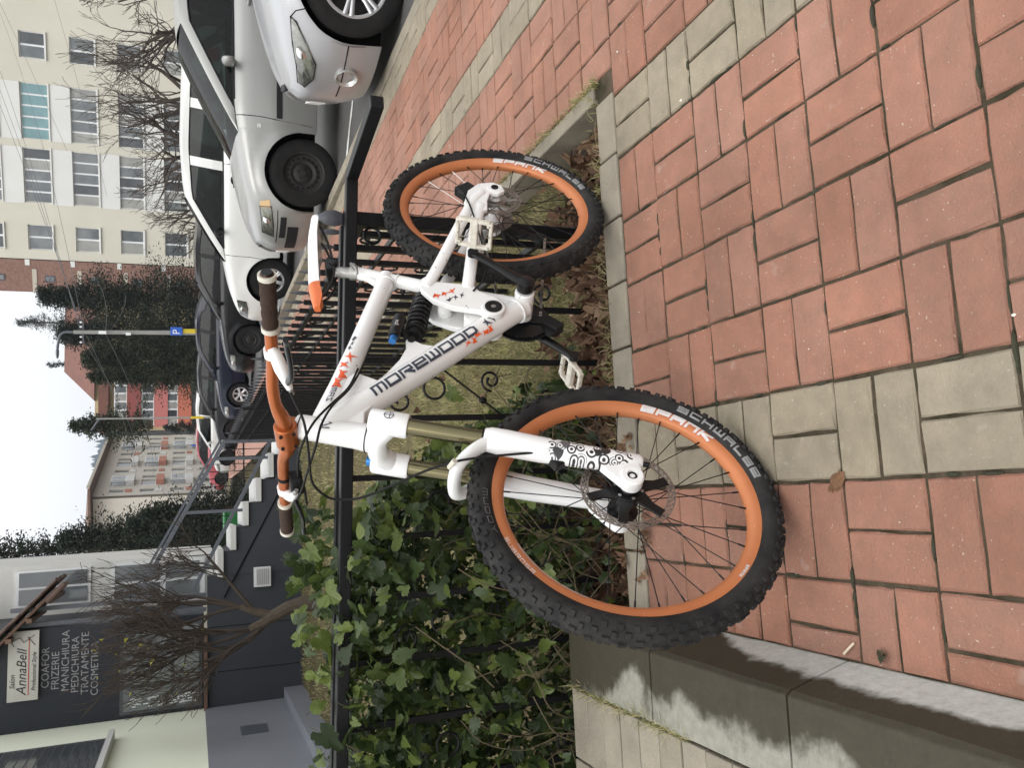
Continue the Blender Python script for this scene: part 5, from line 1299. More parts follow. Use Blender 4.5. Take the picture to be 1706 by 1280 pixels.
    for side in (-1, 1):
        mxp = S['mirror']; c_ = Vector((mxp[0], side * (W * .905 + .10), mxp[1])); b = MB(); b.ell(c_, (.055, .098, .060), 16, 8); b.v = [(c_.x + (x_ - c_.x) * (1.0 if x_ < c_.x else .45), c_.y + math.copysign(abs(y_ - c_.y) ** .8 * .098 ** .2, y_ - c_.y), c_.z + math.copysign(abs(z_ - c_.z) ** .75 * .06 ** .25, z_ - c_.z)) for x_, y_, z_ in b.v]; b.bar(c_ + Vector((0, -side * .06, -.03)), c_ + Vector((-.01, -side * .15, -.06)), .06, .035); b.build('side_mirror', S.get('mirrormat', paint), root, smooth=True)
    # front middle: grille and plate
    b = MB(); b.box((nose(0, .60) + .035, 0, .60), (.05, .26, .10)); b.build('grille', M_cplast, root, bevel=.01)
    b = MB(); b.box((nose(0, .42) + .006, 0, .42), (.02, .34, .10)); b.build('number_plate', mat('plate_white', (.7, .7, .68), .5), root)
    for nm, x, z, r_ in S.get('fogs', ()):
        for side in (-1, 1):
            b = MB(); c_ = P(x, z, .0, side); nrm = (P(x, z, .02, side) - P(x + .12, z, 0, side) ); nrm = Vector((-.75, side * .6, 0)).normalized()
            b.lathe([(r_, -.01), (r_ * 1.05, .012), (r_ * .9, .016), (r_ * .7, -.004), (0, -.01)], c=c_, axis=nrm, n=22); b.build(nm, M_lampc, root, smooth=True)
    return root

HATCH_BELT = [(0, .66), (.15, .72), (.4, .78), (.8, .86), (1.15, .915), (1.3, .93), (2.0, .94), (3.2, .97), (4.0, .985), (4.4, .97)]
SEDAN_BELT = [(0, .64), (.12, .70), (.35, .765), (.8, .84), (1.2, .90), (1.4, .92), (2.2, .935), (3.4, .96), (4.2, .97), (4.6, .92)]
FX = 2.93      # where the front wheels stand along a
# --- nearest: bright silver saloon
make_car(dict(name='silver_car', label='bright silver car showing only its bumper, headlamp and alloy front wheel', wheel=(2.48, 5.12), yaw=-16, len=4.5, w=.88, h=1.44, fa=.70, ra=3.3, wr=.315, belt=[(0, .60), (.12, .66), (.35, .72), (.7, .80), (1.2, .90), (1.4, .92), (2.2, .935), (3.4, .96), (4.2, .97), (4.6, .92)], paint=M_silverb,
    ws=1.25, roof0=2.05, roof1=3.4, rear=4.1, roofz=[(1.9, 1.36), (2.2, 1.40), (2.8, 1.41), (3.4, 1.36)], posts=((2.62, 2.70, 0),), rim='alloy', spokes=7, rimf=.66, lean=.26,
    headlamp=([(.06, .555), (.12, .515), (.20, .515), (.40, .655)], [(.06, .60), (.14, .625), (.26, .665), (.42, .69)]), mirror=(1.55, 1.0), seams=([(.42, .69), (.47, .66), (.50, .60)], [(1.30, .90), (1.28, .5), (1.24, .22)], [(.04, .34), (.2, .335), (.33, .33)]), handles=((2.5, .80, M_silverb),), fogs=(('fog_lamp', .15, .31, .075),), sill=.105))
# --- silver hatchback in full side view
make_car(dict(name='silver_car', label='silver hatchback with black steel wheels and black door moulding parked beside the silver saloon', wheel=(1.98, 7.95), yaw=-6, len=4.15, w=.865, h=1.44, fa=.70, ra=3.21, wr=.312, belt=HATCH_BELT, paint=M_silver,
    ws=1.02, roof0=1.95, roof1=3.35, rear=3.95, roofz=[(1.8, 1.36), (2.1, 1.405), (2.6, 1.42), (3.35, 1.37)], posts=((2.45, 2.55, 0),), rim='steel', rimf=.62, lean=.16,
    headlamp=([(.10, .56), (.2, .57), (.36, .60)], [(.10, .66), (.22, .68), (.34, .70)]), patches=(('indicator', ([(.34, .60), (.42, .62)], [(.32, .70), (.39, .70)]), M_amber), ('bumper_moulding', ([(.10, .455), (.28, .455)], [(.10, .510), (.28, .510)]), M_cplast), ('door_moulding', ([(1.16, .515), (2.7, .53)], [(1.16, .565), (2.7, .58)]), M_cplast), ('side_indicator', ([(1.06, .70), (1.10, .70)], [(1.06, .735), (1.10, .735)]), M_lampc), ('lower_grille', ([(.02, .34), (.20, .34)], [(.02, .44), (.20, .44)]), M_cplast)),
    seams=([(1.17, .915), (1.165, .70), (1.14, .50), (1.12, .24)], [(.06, .53), (.25, .535), (.34, .54)], [(2.52, .94), (2.54, .6), (2.50, .26)]), handles=((2.22, .815, M_silver),), mirror=(1.62, .985), seats=(2.35, 3.15)))
# --- white five-door car
wc = make_car(dict(name='white_car', label='white car with black door handles and tall red tail lamp behind the silver hatchback', wheel=(1.48, 12.3), yaw=-22, len=3.98, w=.85, h=1.50, fa=.76, ra=3.22, wr=.300, belt=[(0, .66), (.15, .73), (.4, .80), (.8, .88), (1.1, .935), (1.3, .95), (2.0, .96), (3.0, .985), (3.8, 1.0), (4.0, .98)], paint=M_wpaint,
    ws=1.0, roof0=1.80, roof1=3.50, rear=3.86, roofz=[(1.6, 1.38), (1.9, 1.44), (2.5, 1.48), (3.5, 1.45)], posts=((2.24, 2.36, 1), (2.98, 3.10, 1)), rim='alloy', spokes=6, rimf=.60, lean=.16,
    headlamp=([(.10, .60), (.3, .61), (.42, .64)], [(.12, .70), (.3, .74), (.42, .76)]), seams=([(1.10, .935), (1.10, .6), (1.06, .24)], [(2.34, .96), (2.35, .6), (2.32, .25)], [(3.08, .97), (2.98, .7)]), handles=((2.14, .83, M_cplast), (2.90, .84, M_cplast)), mirror=(1.42, 1.02), mirrormat=M_cplast, cpillar=.30, seats=(2.1, 2.9)))
def gyw(x, z): return .85 * .905 * (1 - .20 * max(0, min(1, (z - .99) / .45)) ** 1.25) * min(1, .86 + .14 * smoothstep(3.96, 3.36, x))
for side in (-1, 1):
    for (z0, z1, m_) in ((1.03, 1.18, M_redl), (1.185, 1.36, M_lampc)):
        b = MB(); b.grid([[Vector((x + (1.36 - z) * .42, side * (gyw(x + (1.36 - z) * .42, z) + .016), z)) for x in np.linspace(3.50, 3.66, 5)] for z in np.linspace(z0, z1, 5)]); b.build('tail_lamp', m_, wc, smooth=True, sharp=80)
# --- dark ones further down
make_car(dict(name='black_car', label='black saloon with steel front wheel between the white five door car and the navy car', wheel=(.94, 18.5), yaw=-14, len=4.5, w=.88, h=1.42, fa=.84, ra=3.5, wr=.31, belt=SEDAN_BELT, paint=M_bpaint, ws=1.25, roof0=2.0, roof1=3.3, rear=4.0, roofz=[(1.9, 1.34), (2.2, 1.39), (2.7, 1.41), (3.3, 1.35)], posts=((2.5, 2.58, 0),), rim='steel', lean=.15,
    headlamp=([(.10, .58), (.3, .59), (.5, .62)], [(.10, .68), (.3, .70), (.5, .71)]), mirror=(1.6, .98), seams=([(1.25, .9), (1.2, .25)],)))
make_car(dict(name='navy_car', label='navy blue saloon with alloy wheel parked beyond the black saloon', wheel=(-.28, 23.3), yaw=-14, len=4.4, w=.87, h=1.42, fa=.84, ra=3.4, wr=.31, belt=SEDAN_BELT, paint=M_npaint, ws=1.2, roof0=1.95, roof1=3.2, rear=3.9, roofz=[(1.85, 1.34), (2.2, 1.39), (2.7, 1.41), (3.2, 1.35)], posts=((2.45, 2.53, 0),), rim='alloy', spokes=6, lean=.15,
    headlamp=([(.10, .58), (.3, .59), (.5, .62)], [(.10, .68), (.3, .70), (.5, .71)]), mirror=(1.55, .98), seams=([(1.2, .9), (1.18, .25)],)))
make_car(dict(name='black_car', label='black hatchback between the navy saloon and the distant white car', wheel=(-1.45, 27.8), yaw=-14, len=4.2, w=.87, h=1.42, fa=.84, ra=3.3, wr=.31, belt=HATCH_BELT, paint=M_bpaint, ws=1.1, roof0=1.9, roof1=3.3, rear=3.95, roofz=[(1.8, 1.34), (2.2, 1.39), (2.7, 1.41), (3.3, 1.36)], posts=((2.45, 2.53, 0),), rim='steel', lean=.15,
    headlamp=([(.10, .58), (.3, .59), (.5, .62)], [(.10, .68), (.3, .70), (.5, .71)]), mirror=(1.5, .98)))
make_car(dict(name='white_car', label='distant white hatchback at the end of the parked row', wheel=(-2.9, 34.5), yaw=-14, len=4.1, w=.86, h=1.46, fa=.8, ra=3.25, wr=.30, belt=HATCH_BELT, paint=M_wpaint, ws=1.05, roof0=1.85, roof1=3.35, rear=3.95, roofz=[(1.8, 1.38), (2.2, 1.43), (2.7, 1.45), (3.3, 1.40)], posts=((2.4, 2.5, 1),), rim='steel', lean=.15,
    headlamp=([(.10, .58), (.3, .59), (.5, .62)], [(.10, .68), (.3, .70), (.5, .71)]), mirror=(1.45, .99)))
make_car(dict(name='red_car', label='far red hatchback glimpsed past the stair railing', wheel=(-4.4, 41), yaw=-14, len=4.1, w=.86, h=1.44, fa=.8, ra=3.25, wr=.30, belt=HATCH_BELT, paint=mat('red_paint', (.30, .02, .03), .25, coat=.7), ws=1.05, roof0=1.85, roof1=3.35, rear=3.95, roofz=[(1.8, 1.36), (2.2, 1.41), (2.7, 1.43), (3.3, 1.38)], posts=((2.4, 2.5, 0),), rim='steel', lean=.15,
    headlamp=([(.10, .58), (.3, .59), (.5, .62)], [(.10, .68), (.3, .70), (.5, .71)]), mirror=(1.45, .99)))
# ================================================================= SHOP WITH STAIRS (left)
M_yellow = mat('pale_yellow_render', (.86, .90, .74), .9, spec=.2, var=.3, vscale=1.1, color2=(.79, .83, .67), bump=.15, bscale=80)
M_plinth = mat('blue_grey_plinth', (.235, .245, .275), .85, spec=.2, var=.4, vscale=2, color2=(.19, .20, .225), bump=.2, bscale=90)
M_dark = mat('anthracite_render', (.050, .053, .064), .7, spec=.3, var=.35, vscale=2.5, color2=(.038, .040, .048), bump=.15, bscale=90)
M_navy = mat('dark_signboard', (.016, .019, .028), .42, spec=.4)
M_wwall = mat('white_render', (.62, .62, .59), .9, var=.5, vscale=1.6, color2=(.46, .46, .43))
M_tread = mat('white_stone', (.58, .58, .56), .7, var=.4, vscale=6, color2=(.46, .46, .44))
M_railm = mat('grey_railing', (.105, .115, .135), .45, spec=.5, var=.3, vscale=12)
M_winf = mat('white_window_frame', (.74, .75, .75), .5)
M_dframe = mat('dark_window_frame', (.07, .075, .085), .45)
M_pane = mat('window_pane', (.10, .115, .125), .08, spec=.9, var=.8, vscale=.7, color2=(.22, .23, .23))
M_pane2 = mat('window_pane_dark', (.035, .042, .048), .08, spec=.9, var=.8, vscale=.9, color2=(.09, .095, .10))
M_shadow = mat('room_dark', (.03, .03, .032), .9)
M_tile = mat('brown_roof_tile', (.115, .070, .055), .8, var=.5, vscale=12, color2=(.07, .045, .035), rand=.1)
M_wood = mat('brown_board', (.16, .09, .06), .7, var=.4, vscale=8, color2=(.10, .06, .04))
BWL = 11.4
def local_b(a, b, z): return (a + .9, b - BWL, z)
shop = thing('salon_building', 'hair salon with dark facade, white sign and pale yellow side wing', 'building', AB(-.9, BWL, 0), PHI)
def sbox(name, p, q, m, parent=shop, bevel=0.0):
    b = MB(); b.bbox(local_b(*p), local_b(*q)); return b.build(name, m, parent, bevel=bevel)
# yellow wing coming towards the street
wing = sbox('wing_wall', (-6.5, 6.0, 1.05), (-2.49, BWL + 3, 4.6), M_yellow)
sbox('wing_plinth', (-6.5, 6.0, -.4), (-2.462, BWL - .004, 1.048), M_plinth)
sbox('plinth_ledge', (-6.5, 5.9, -.4), (-2.33, BWL - .006, .10), M_plinth)
sbox('plinth_vent', (-2.461, 9.85, .42), (-2.452, 10.22, .70), M_railm)
w = sbox('window', (-2.489, 8.6, 2.06), (-2.455, 10.55, 3.7), M_dframe); sbox('sill', (-2.489, 8.55, 2.0), (-2.38, 10.6, 2.055), M_tread, w)
for i in range(16):
    sbox('shutter_slat', (-2.455, 8.68, 2.10 + i * .095), (-2.440 - .012, 10.47, 2.175 + i * .095), M_pane2, w)
# dark front
front_wall = sbox('front_wall', (-2.488, BWL, -.4), (-.86, BWL + .25, 1.02), M_dark)
for x in (-2.05, -1.5): sbox('wall_joint', (x, BWL - .003, -.3), (x + .008, BWL + .001, 1.0), M_under, front_wall)
sbox('wall_ledge', (-2.485, BWL - .05, 1.022), (-1.55, BWL + .2, 1.062), M_wood)
fac = sbox('dark_facade', (-2.487, BWL + .12, 1.06), (-1.33, BWL + 2.5, 4.4), M_navy)
win = sbox('window', (-2.44, BWL + .098, 1.08), (-1.40, BWL + .118, 2.02), M_dframe)
for (x0, x1) in ((-2.40, -2.14), (-2.10, -1.78), (-1.74, -1.44)):
    for (z0, z1) in ((1.12, 1.40), (1.44, 1.98)): sbox('pane', (x0, BWL + .086, z0), (x1, BWL + .097, z1), M_pane, win)
b = MB()
for k in range(120):
    x = random.choice((-2.36, -2.33, -2.30, -2.27)) + random.uniform(-.008, .008); z = 1.15 + .8 * random.random(); b.box(local_b(x, BWL + .0845, z), (.012, .002, random.uniform(.01, .04)))
tag(b.build('window_print', M_winf, win), kind='stuff')
# sign and lettering
sign = sbox('sign_board', (-2.12, BWL + .04, 2.885), (-1.33, BWL + .09, 3.20), mat('sign_cream', (.52, .51, .46), .6, var=.2, vscale=5))
def put_text(txt, size, a, z, m, parent, y=BWL + .0385, **kw):
    me = font_mesh(txt, size, extrude=.002, **kw)
    for v in me.vertices: v.co = Vector(local_b(a + v.co.x, y - v.co.z, z + v.co.y))
    return link('lettering', me, m, parent)
M_ink = mat('black_ink', (.03, .03, .03), .6)
put_text('Salon', .075, -1.98, 3.125, M_ink, sign, shear=.35)
put_text('AnnaBell', .145, -2.06, 3.01, M_ink, sign, shear=.35)
put_text('Professional Style', .062, -2.02, 2.91, M_ink, sign, shear=.3)
b = MB(); b.bar(local_b(-2.06, BWL + .037, 2.985), local_b(-1.40, BWL + .037, 2.985), .002, .008); b.build('sign_underline', mat('sign_red', (.5, .04, .03), .6), sign)
b = MB()
for p, q in (((-1.50, 3.14), (-1.44, 3.17)), ((-1.44, 3.17), (-1.40, 3.08)), ((-1.40, 3.08), (-1.46, 3.04)), ((-1.46, 3.04), (-1.38, 2.93)), ((-1.50, 2.92), (-1.40, 3.0))): b.bar(local_b(p[0], BWL + .037, p[1]), local_b(q[0], BWL + .037, q[1]), .002, .008)
b.build('sign_sketch', M_ink, sign)
M_silvl = mat('silver_lettering', (.30, .30, .30), .5)
for i, tx in enumerate(('COAFOR', 'FRIZERIE', 'MANICHIURA', 'PEDICHIURA', 'TRATAMENTE', 'COSMETICA')):
    put_text(tx, .115, -2.02 - .03 * i, 2.785 - .105 * i, M_silvl, fac, y=BWL + .1165)
# white rear part and porch
white = sbox('rear_wall', (-1.328, BWL + 1.6, .9), (-.66, BWL + 4.5, 5.4), M_wwall)
w = sbox('window', (-1.20, BWL + 1.57, 2.50), (-.72, BWL + 1.598, 3.40), M_winf)
for x0, x1 in ((-1.17, -.97), (-.94, -.75)): sbox('pane', (x0, BWL + 1.556, 2.54), (x1, BWL + 1.568, 3.36), M_pane, w)
w = sbox('door', (-1.25, BWL + 1.57, 1.03), (-.70, BWL + 1.598, 2.25), M_winf)
for x0, x1 in ((-1.21, -1.0), (-.96, -.74)):
    for z0, z1 in ((1.1, 1.55), (1.62, 2.2)): sbox('pane', (x0, BWL + 1.556, z0), (x1, BWL + 1.568, z1), M_pane, w)
for x in (-1.30, -1.12): sbox('porch_post', (x, BWL + .10, 1.03), (x + .05, BWL + .15, 3.2), M_railm)
# canopy
can = thing('tiled_canopy', 'small brown tiled canopy over the salon entrance', 'canopy', AB(-.9, BWL, 0), PHI)
for r_ in range(3):
    for k in range(7):
        b = MB(); x0 = -1.62 + k * .105; z = 2.98 - .0; y0 = BWL - .10 - r_ * .0; px_ = -1.62 + k * .12; pz = 3.52 - k * .118 - 0
        b.tube([local_b(px_, BWL - .02 + r_ * .30, pz + .03), local_b(px_ + .15, BWL - .02 + r_ * .30, pz - .118)], [(.16, .022), (.16, .026)], 8, flat=(0, 1, 0)); b.build('roof_tile', M_tile, can)
b = MB(); b.bar(local_b(-1.7, BWL + .45, 3.52), local_b(-.86, BWL + .45, 2.70), 1.1, .03); b.build('canopy_board', M_wood, can)
for i in range(4):
    b = MB(); t0 = Vector(local_b(-1.62 + .21 * i, BWL - .13, 3.38 - .205 * i)); b.bar(t0, t0 + Vector((0, 1.1, 0)), .05, .06); b.build('rafter', M_wood, can)
b = MB(); b.tube([local_b(-1.0, BWL - .15, 2.78), local_b(-.80, BWL - .15, 2.60)], .035, 10); b.build('gutter_pipe', M_tile, can)
# stairs
stairs = thing('entrance_stairs', 'dark sided stairs with white treads beside the salon', 'stairs', AB(-.9, BWL, 0), PHI)
STP = [(.68, .37, .27), (.36, .06, .43), (.06, -.24, .59), (-.24, -.54, .745), (-.54, -.87, .90)]
base = MB(); pol = [(.95, -.4), (.95, .02)]
for i, (xa, xb, z) in enumerate(STP): pol += [(xa - .02, (STP[i - 1][2] if i else .11) - .09), (xa - .02, z - .075)]
pol += [(-.86, .82), (-.86, -.4)]
base.prism([(x + .9, z) for x, z in pol], -.02, 1.25); base.build('stair_side', M_dark, stairs)
for (xa, xb, z) in STP + [(.98, .66, .11)]:
    sbox('tread', (xb - .012, BWL - .06, z - .075), (xa, BWL + 1.27, z), M_tread, stairs, bevel=.006)
sbox('landing', (-1.55, BWL + .02, .93), (-.875, BWL + 1.6, 1.0), M_tread, stairs)
b = MB(); b.bar(local_b(.36, BWL - .025, .02), local_b(-1.14, BWL - .025, .82), .006, .02); b.build('side_seam', M_under, stairs)
v = sbox('vent_frame', (-1.04, BWL - .05, .25), (-.79, BWL - .021, .46), M_winf, stairs)
for i in range(7): sbox('vent_slat', (-1.015, BWL - .058, .275 + i * .023), (-.815, BWL - .051, .288 + i * .023), mat('vent_grey', (.42, .42, .41), .6), v)
# railing
rl = thing('stair_railing', 'grey metal handrail with scroll panel climbing the salon stairs', 'railing', AB(-.9, BWL, 0), PHI)
def rb(p, q, w_, name='rail', m=M_railm):
    b = MB(); b.bar(local_b(p[0], BWL + p[2], p[1]), local_b(q[0], BWL + q[2], q[1]), w_, w_); return b.build(name, m, rl)
rb((.86, .80, -.03), (-.95, 1.78, -.03), .050); rb((.86, .22, -.03), (-1.02, 1.19, -.03), .045); rb((.86, .86, .10), (-.9, 1.82, .10), .03)
for x in (.84, .62, -.05, -.75):
    z0 = .22 - (x - .86) * .516; rb((x, z0 - .15, -.03), (x, z0 + .60, -.03), .04, 'post')
for i in range(17):
    x = .74 - i * .095; z0 = .22 - (x - .86) * .516; rb((x, z0, -.03), (x, z0 + .57, -.03), .010, 'baluster', M_iron)
b = MB()
for i in range(8):
    x = .70 - i * .19; z0 = .52 - (x - .86) * .516; scroll(b, local_b(x, BWL - .03, z0), .05, .004, (1, 0, 0), (0, 0, 1), 1 if i % 2 else -1)
b.build('scrolls', M_iron, rl)
rb((.95, .52, .9), (-.60, .52, .9), .02, 'cross_rail', M_iron)
# ---- bare pruned tree in front
M_bark = mat('bark', (.105, .085, .065), .9, spec=.15, var=.7, vscale=20, color2=(.06, .048, .036), bump=.8, bscale=50)
M_twig = mat('twig', (.075, .060, .050), .9, spec=.15, var=.5, vscale=15, color2=(.07, .056, .045))
def grow(mb, p, d, L, r_, depth, rr, sides, spread, up, kids, taper=.62, shrink=.66, min_r=.002, wig=.12):
    pts = [p.copy()]; rad = [r_]; n = 4
    for i in range(n):
        d = (d + Vector((rr.gauss(0, wig), rr.gauss(0, wig), rr.gauss(0, wig) + up * .12))).normalized(); p = p + d * (L / n); pts.append(p.copy()); rad.append(max(min_r, r_ * (1 - (1 - taper) * (i + 1) / n)))
    mb.tube(pts, rad, sides if depth > 1 else max(3, sides - 2), cap=depth == 0)
    if depth == 0: return
    for k in range(kids if isinstance(kids, int) else kids[min(len(kids) - 1, depth - 1)]):
        t = rr.uniform(.35, 1.0); i = min(n - 1, int(t * n)); q = pts[i].lerp(pts[i + 1], t * n - i)
        ax = d.orthogonal().normalized(); ax.rotate(Matrix.Rotation(rr.uniform(0, 2 * PI), 3, d)); nd = (d * math.cos(spread) + ax * math.sin(spread) + Vector((0, 0, up * .35))).normalized()
        grow(mb, q, nd, L * shrink * rr.uniform(.7, 1.2), max(min_r, rad[i] * rr.uniform(.45, .7)), depth - 1, rr, sides, spread * rr.uniform(.8, 1.15), up, kids, taper, shrink, min_r, wig)
bt = thing('pruned_tree', 'small bare pruned tree with a few yellow leaves before the dark salon wall', 'tree', AB(-1.16, 9.9, -.12), PHI)
b = MB(); rr = random.Random(4)
b.tube([(0, 0, -.1), (.03, 0, .15), (-.01, 0, .32), (-.10, .02, .50)], [.105, .085, .076, .072], 10)
b.tube([(-.06, .01, .42), (-.14, -.02, .58), (-.20, 0, .72)], [.062, .054, .046], 9); b.tube([(-.08, .02, .46), (-.02, .05, .66), (.05, .06, .82)], [.055, .046, .036], 9); b.tube([(-.10, .02, .50), (-.24, .05, .64), (-.34, .1, .74)], [.04, .034, .028], 9)
b.build('trunk', M_bark, bt, smooth=True)
b = MB()
for (p, d, L) in (((-.20, 0, .70), (-.35, .1, 1), .55), ((-.20, 0, .70), (.05, -.3, 1), .5), ((.05, .06, .82), (.35, .1, .9), .52), ((.05, .06, .80), (-.05, .3, 1), .55), ((-.34, .1, .74), (-.7, .1, .8), .5), ((-.34, .1, .74), (-.35, -.3, 1), .55), ((-.10, 0, .52), (-.8, -.2, .5), .5), ((-.02, .05, .66), (.7, -.1, .7), .5), ((.0, .05, .70), (.5, .2, .9), .5), ((-.2, 0, .7), (-.05, .1, 1), .6)):
    grow(b, Vector(p), Vector(d).normalized(), L * 1.65, .022, 3, rr, 6, .62, .45, [6, 5, 5], min_r=.0028, shrink=.62)
b.build('branches', M_twig, bt, smooth=False, fix=False)
lf = MB()
for _ in range(34):
    c_ = Vector((rr.gauss(-.38, .2), rr.gauss(-.1, .2), rr.uniform(1.2, 2.3))); s_ = rr.uniform(.018, .03); q = [Vector((rr.uniform(-1, 1), rr.uniform(-1, 1), rr.uniform(-1, 1))) * s_ for _ in range(4)]; lf.add([c_ + v for v in q], [(0, 1, 2), (0, 2, 3)])
lf.build('leaves', leaf_mat('yellow_leaf', (.45, .42, .06), (.50, .45, .05), (.40, .42, .08), .6, 20, .4), bt, fix=False)
# things seen past the railing: bins and a bar
bn = thing('green_bin', 'green waste bin behind the stair railing', 'bin', AB(-.30, BWL + 7.5, -.1), PHI)
b = MB(); b.grid([[(-.18, -.2, 0), (.18, -.2, 0), (.18, .2, 0), (-.18, .2, 0)], [(-.22, -.25, .62), (.22, -.25, .62), (.22, .25, .62), (-.22, .25, .62)]], wrap=True); M_gbin = mat('green_plastic', (.015, .15, .04), .5); b.build('bin_body', M_gbin, bn); b = MB(); b.box((0, 0, .65), (.48, .54, .06)); b.build('bin_lid', M_gbin, bn, bevel=.02)
# ================================================================= BACKGROUND
M_beige = mat('beige_render', (.64, .615, .52), .9, spec=.2, var=.45, vscale=.35, color2=(.54, .515, .43), bump=.1, bscale=10)
M_bwhite = mat('white_panel', (.72, .72, .69), .9, var=.3, vscale=.7, color2=(.60, .60, .57))
M_brick = mat('brick_cladding', (.20, .11, .085), .9, var=.8, vscale=9, color2=(.30, .18, .14), bump=.5, bscale=30)
M_stone = mat('pale_band', (.50, .45, .38), .9)
def wall_holes(w, h, holes, depth=.18, x0=0, z0=0):
    """front wall in the xz plane (facing -y) with recessed openings"""
    xs = sorted({x0, x0 + w} | {v for r_ in holes for v in (r_[0], r_[2])}); zs = sorted({z0, z0 + h} | {v for r_ in holes for v in (r_[1], r_[3])}); b = MB()
    for xa, xb in zip(xs, xs[1:]):
        for za, zb in zip(zs, zs[1:]):
            cx, cz = (xa + xb) / 2, (za + zb) / 2
            if any(r_[0] < cx < r_[2] and r_[1] < cz < r_[3] for r_ in holes): continue
            b.add([(xa, 0, za), (xb, 0, za), (xb, 0, zb), (xa, 0, zb)], [(0, 1, 2, 3)])
    for (xa, za, xb, zb) in holes:
        for p, q in (((xa, za), (xb, za)), ((xb, za), (xb, zb)), ((xb, zb), (xa, zb)), ((xa, zb), (xa, za))):
            b.add([(p[0], 0, p[1]), (q[0], 0, q[1]), (q[0], depth, q[1]), (p[0], depth, p[1])], [(0, 1, 2, 3)])
    return b
def window(parent, xa, za, xb, zb, cols, rows=1, frame=M_winf, pane=M_pane, y=.12, fw=.06, splits=None):
    b = MB(); b.bbox((xa, y, za), (xb, y + .05, zb)); wf = b.build('window', frame, parent)
    sx = splits or [i / cols for i in range(cols + 1)]
    for i in range(len(sx) - 1):
        for j in range(rows):
            x0_, x1_ = xa + (xb - xa) * sx[i] + fw * .55, xa + (xb - xa) * sx[i + 1] - fw * .55; z0_, z1_ = za + (zb - za) * j / rows + fw * .55, za + (zb - za) * (j + 1) / rows - fw * .55
            b = MB(); b.bbox((x0_, y - .012, z0_), (x1_, y - .002, z1_)); b.build('pane', pane if not isinstance(pane, (list, tuple)) else random.choice(pane), wf)
    return wf
M_curt = mat('curtained_pane', (.36, .36, .33), .25, spec=.7, var=.6, vscale=1.2, color2=(.20, .20, .20)); M_teal = mat('teal_blind', (.20, .34, .36), .3, spec=.6, var=.3, vscale=2)
PANES = [M_pane, M_pane2, M_pane, M_curt]
# --- apartment block on the right
blk = thing('apartment_block', 'beige apartment block with white glazed balconies and a brick stair tower', 'building', (5.68, 58.0, 0), R(-16))
floors = [1.48, 4.02, 6.53, 9.10, 11.7, 14.3]
holes = []; wins = []
for k, z in enumerate(floors):
    for (xa, xb, c_) in ((2.58, 4.08, 2), (13.55, 15.0, 2), (18.0, 19.5, 2), (22, 25, 4)): holes.append((xa, z, xb, z + 1.32)); wins.append((xa, z, xb, z + 1.32, c_, 0))
    for (xa, xb) in ((5.4, 8.55), (9.07, 12.2)): holes.append((xa, z - .05, xb, z + 1.38)); wins.append((xa, z - .05, xb, z + 1.38, 5, 1))
b = wall_holes(26.0, 21.5, holes, .2, 2.0, -4); b.build('wall', M_beige, blk)
b = MB(); b.bbox((2.0, .22, -4), (28, 9, 17.45)); b.build('core', M_shadow, blk)
for (xa, za, xb, zb, c_, bal) in wins:
    kk = min(range(6), key=lambda i: abs(floors[i] - za)); xc = (xa + xb) / 2
    pn = M_teal if (bal and kk == 3 and xa > 9) else PANES
    window(blk, xa, za, xb, zb, c_, 1, M_winf, pn, fw=.09 if bal else .10)
    b = MB(); b.bbox((xa - .05, -.10, za - .07), (xb + .05, .02, za - .005)); b.build('sill', M_bwhite, blk)
for (xa, xb) in ((5.32, 8.58), (9.02, 12.22)):
    for k in range(6):
        za = floors[k] - 1.2; b = MB(); b.bbox((xa, -.035, za), (xb, -.002, za + 1.06)); b.build('balcony_panel', M_bwhite if not (k == 3 and xa > 9) and k != 2 else M_beige if k == 2 and xa > 9 else M_bwhite, blk)
b = MB(); b.bbox((-.02, -.05, -4), (1.95, 8, 17.5)); tower = b.build('brick_tower', M_brick, blk)
for z in (-.1, 2.44, 4.99, 7.6, 10.05, 12.6, 15.2): b = MB(); b.bbox((-.05, -.085, z), (1.40, -.051, z + .24)); b.build('stone_band', M_stone, tower); b = MB(); b.bbox((1.62, -.085, z + .35), (1.98, -.051, z + .60)); b.build('stone_block', M_bwhite, tower)
for z in (1.6, 4.15, 6.58, 9.07, 11.75, 14.3): b = MB(); b.bbox((.64, -.09, z), (1.02, -.052, z + .55)); wf = b.build('window', M_dframe, tower); b = MB(); b.bbox((.70, -.096, z + .06), (.96, -.091, z + .49)); b.build('pane', M_pane, wf)
# --- bare street trees in front of the block
def bare_tree(x, y, h_, seed, label, lean=0.0):
    t = thing('bare_tree', label, 'tree', (x, y, -1.5), 0, 'bare street trees'); rr = random.Random(seed); b = MB()
    b.tube([(0, 0, 0), (.03, 0, h_ * .2), (lean * .5, .02, h_ * .36)], [.24, .19, .16], 8); b.build('trunk', M_bark, t, smooth=True)
    b = MB(); p = Vector((lean * .5, .02, h_ * .34))
    for k in range(6):
        a = k * 1.1 + rr.uniform(-.3, .3); grow(b, p + Vector((0, 0, -k * h_ * .02)), Vector((math.cos(a) * .6, math.sin(a) * .6, .9)).normalized(), h_ * .30, .09, 4, rr, 5, .55, .35, [2, 3, 3, 3], min_r=.008, shrink=.70, wig=.16)
    b.build('branches', M_twig, t, fix=False); return t
bare_tree(13.2, 32, 7.6, 1, 'bare tree standing before the windows of the beige block behind the silver hatchback')
bare_tree(14.6, 30, 8.5, 6, 'bare tree with dark leaning trunk behind the nearest silver car')
bare_tree(11.0, 34, 7.4, 2, 'bare twiggy tree before the balconies above the white car')
bare_tree(9.2, 35, 7.0, 3, 'bare tree with short dark trunk behind the roof of the white car')
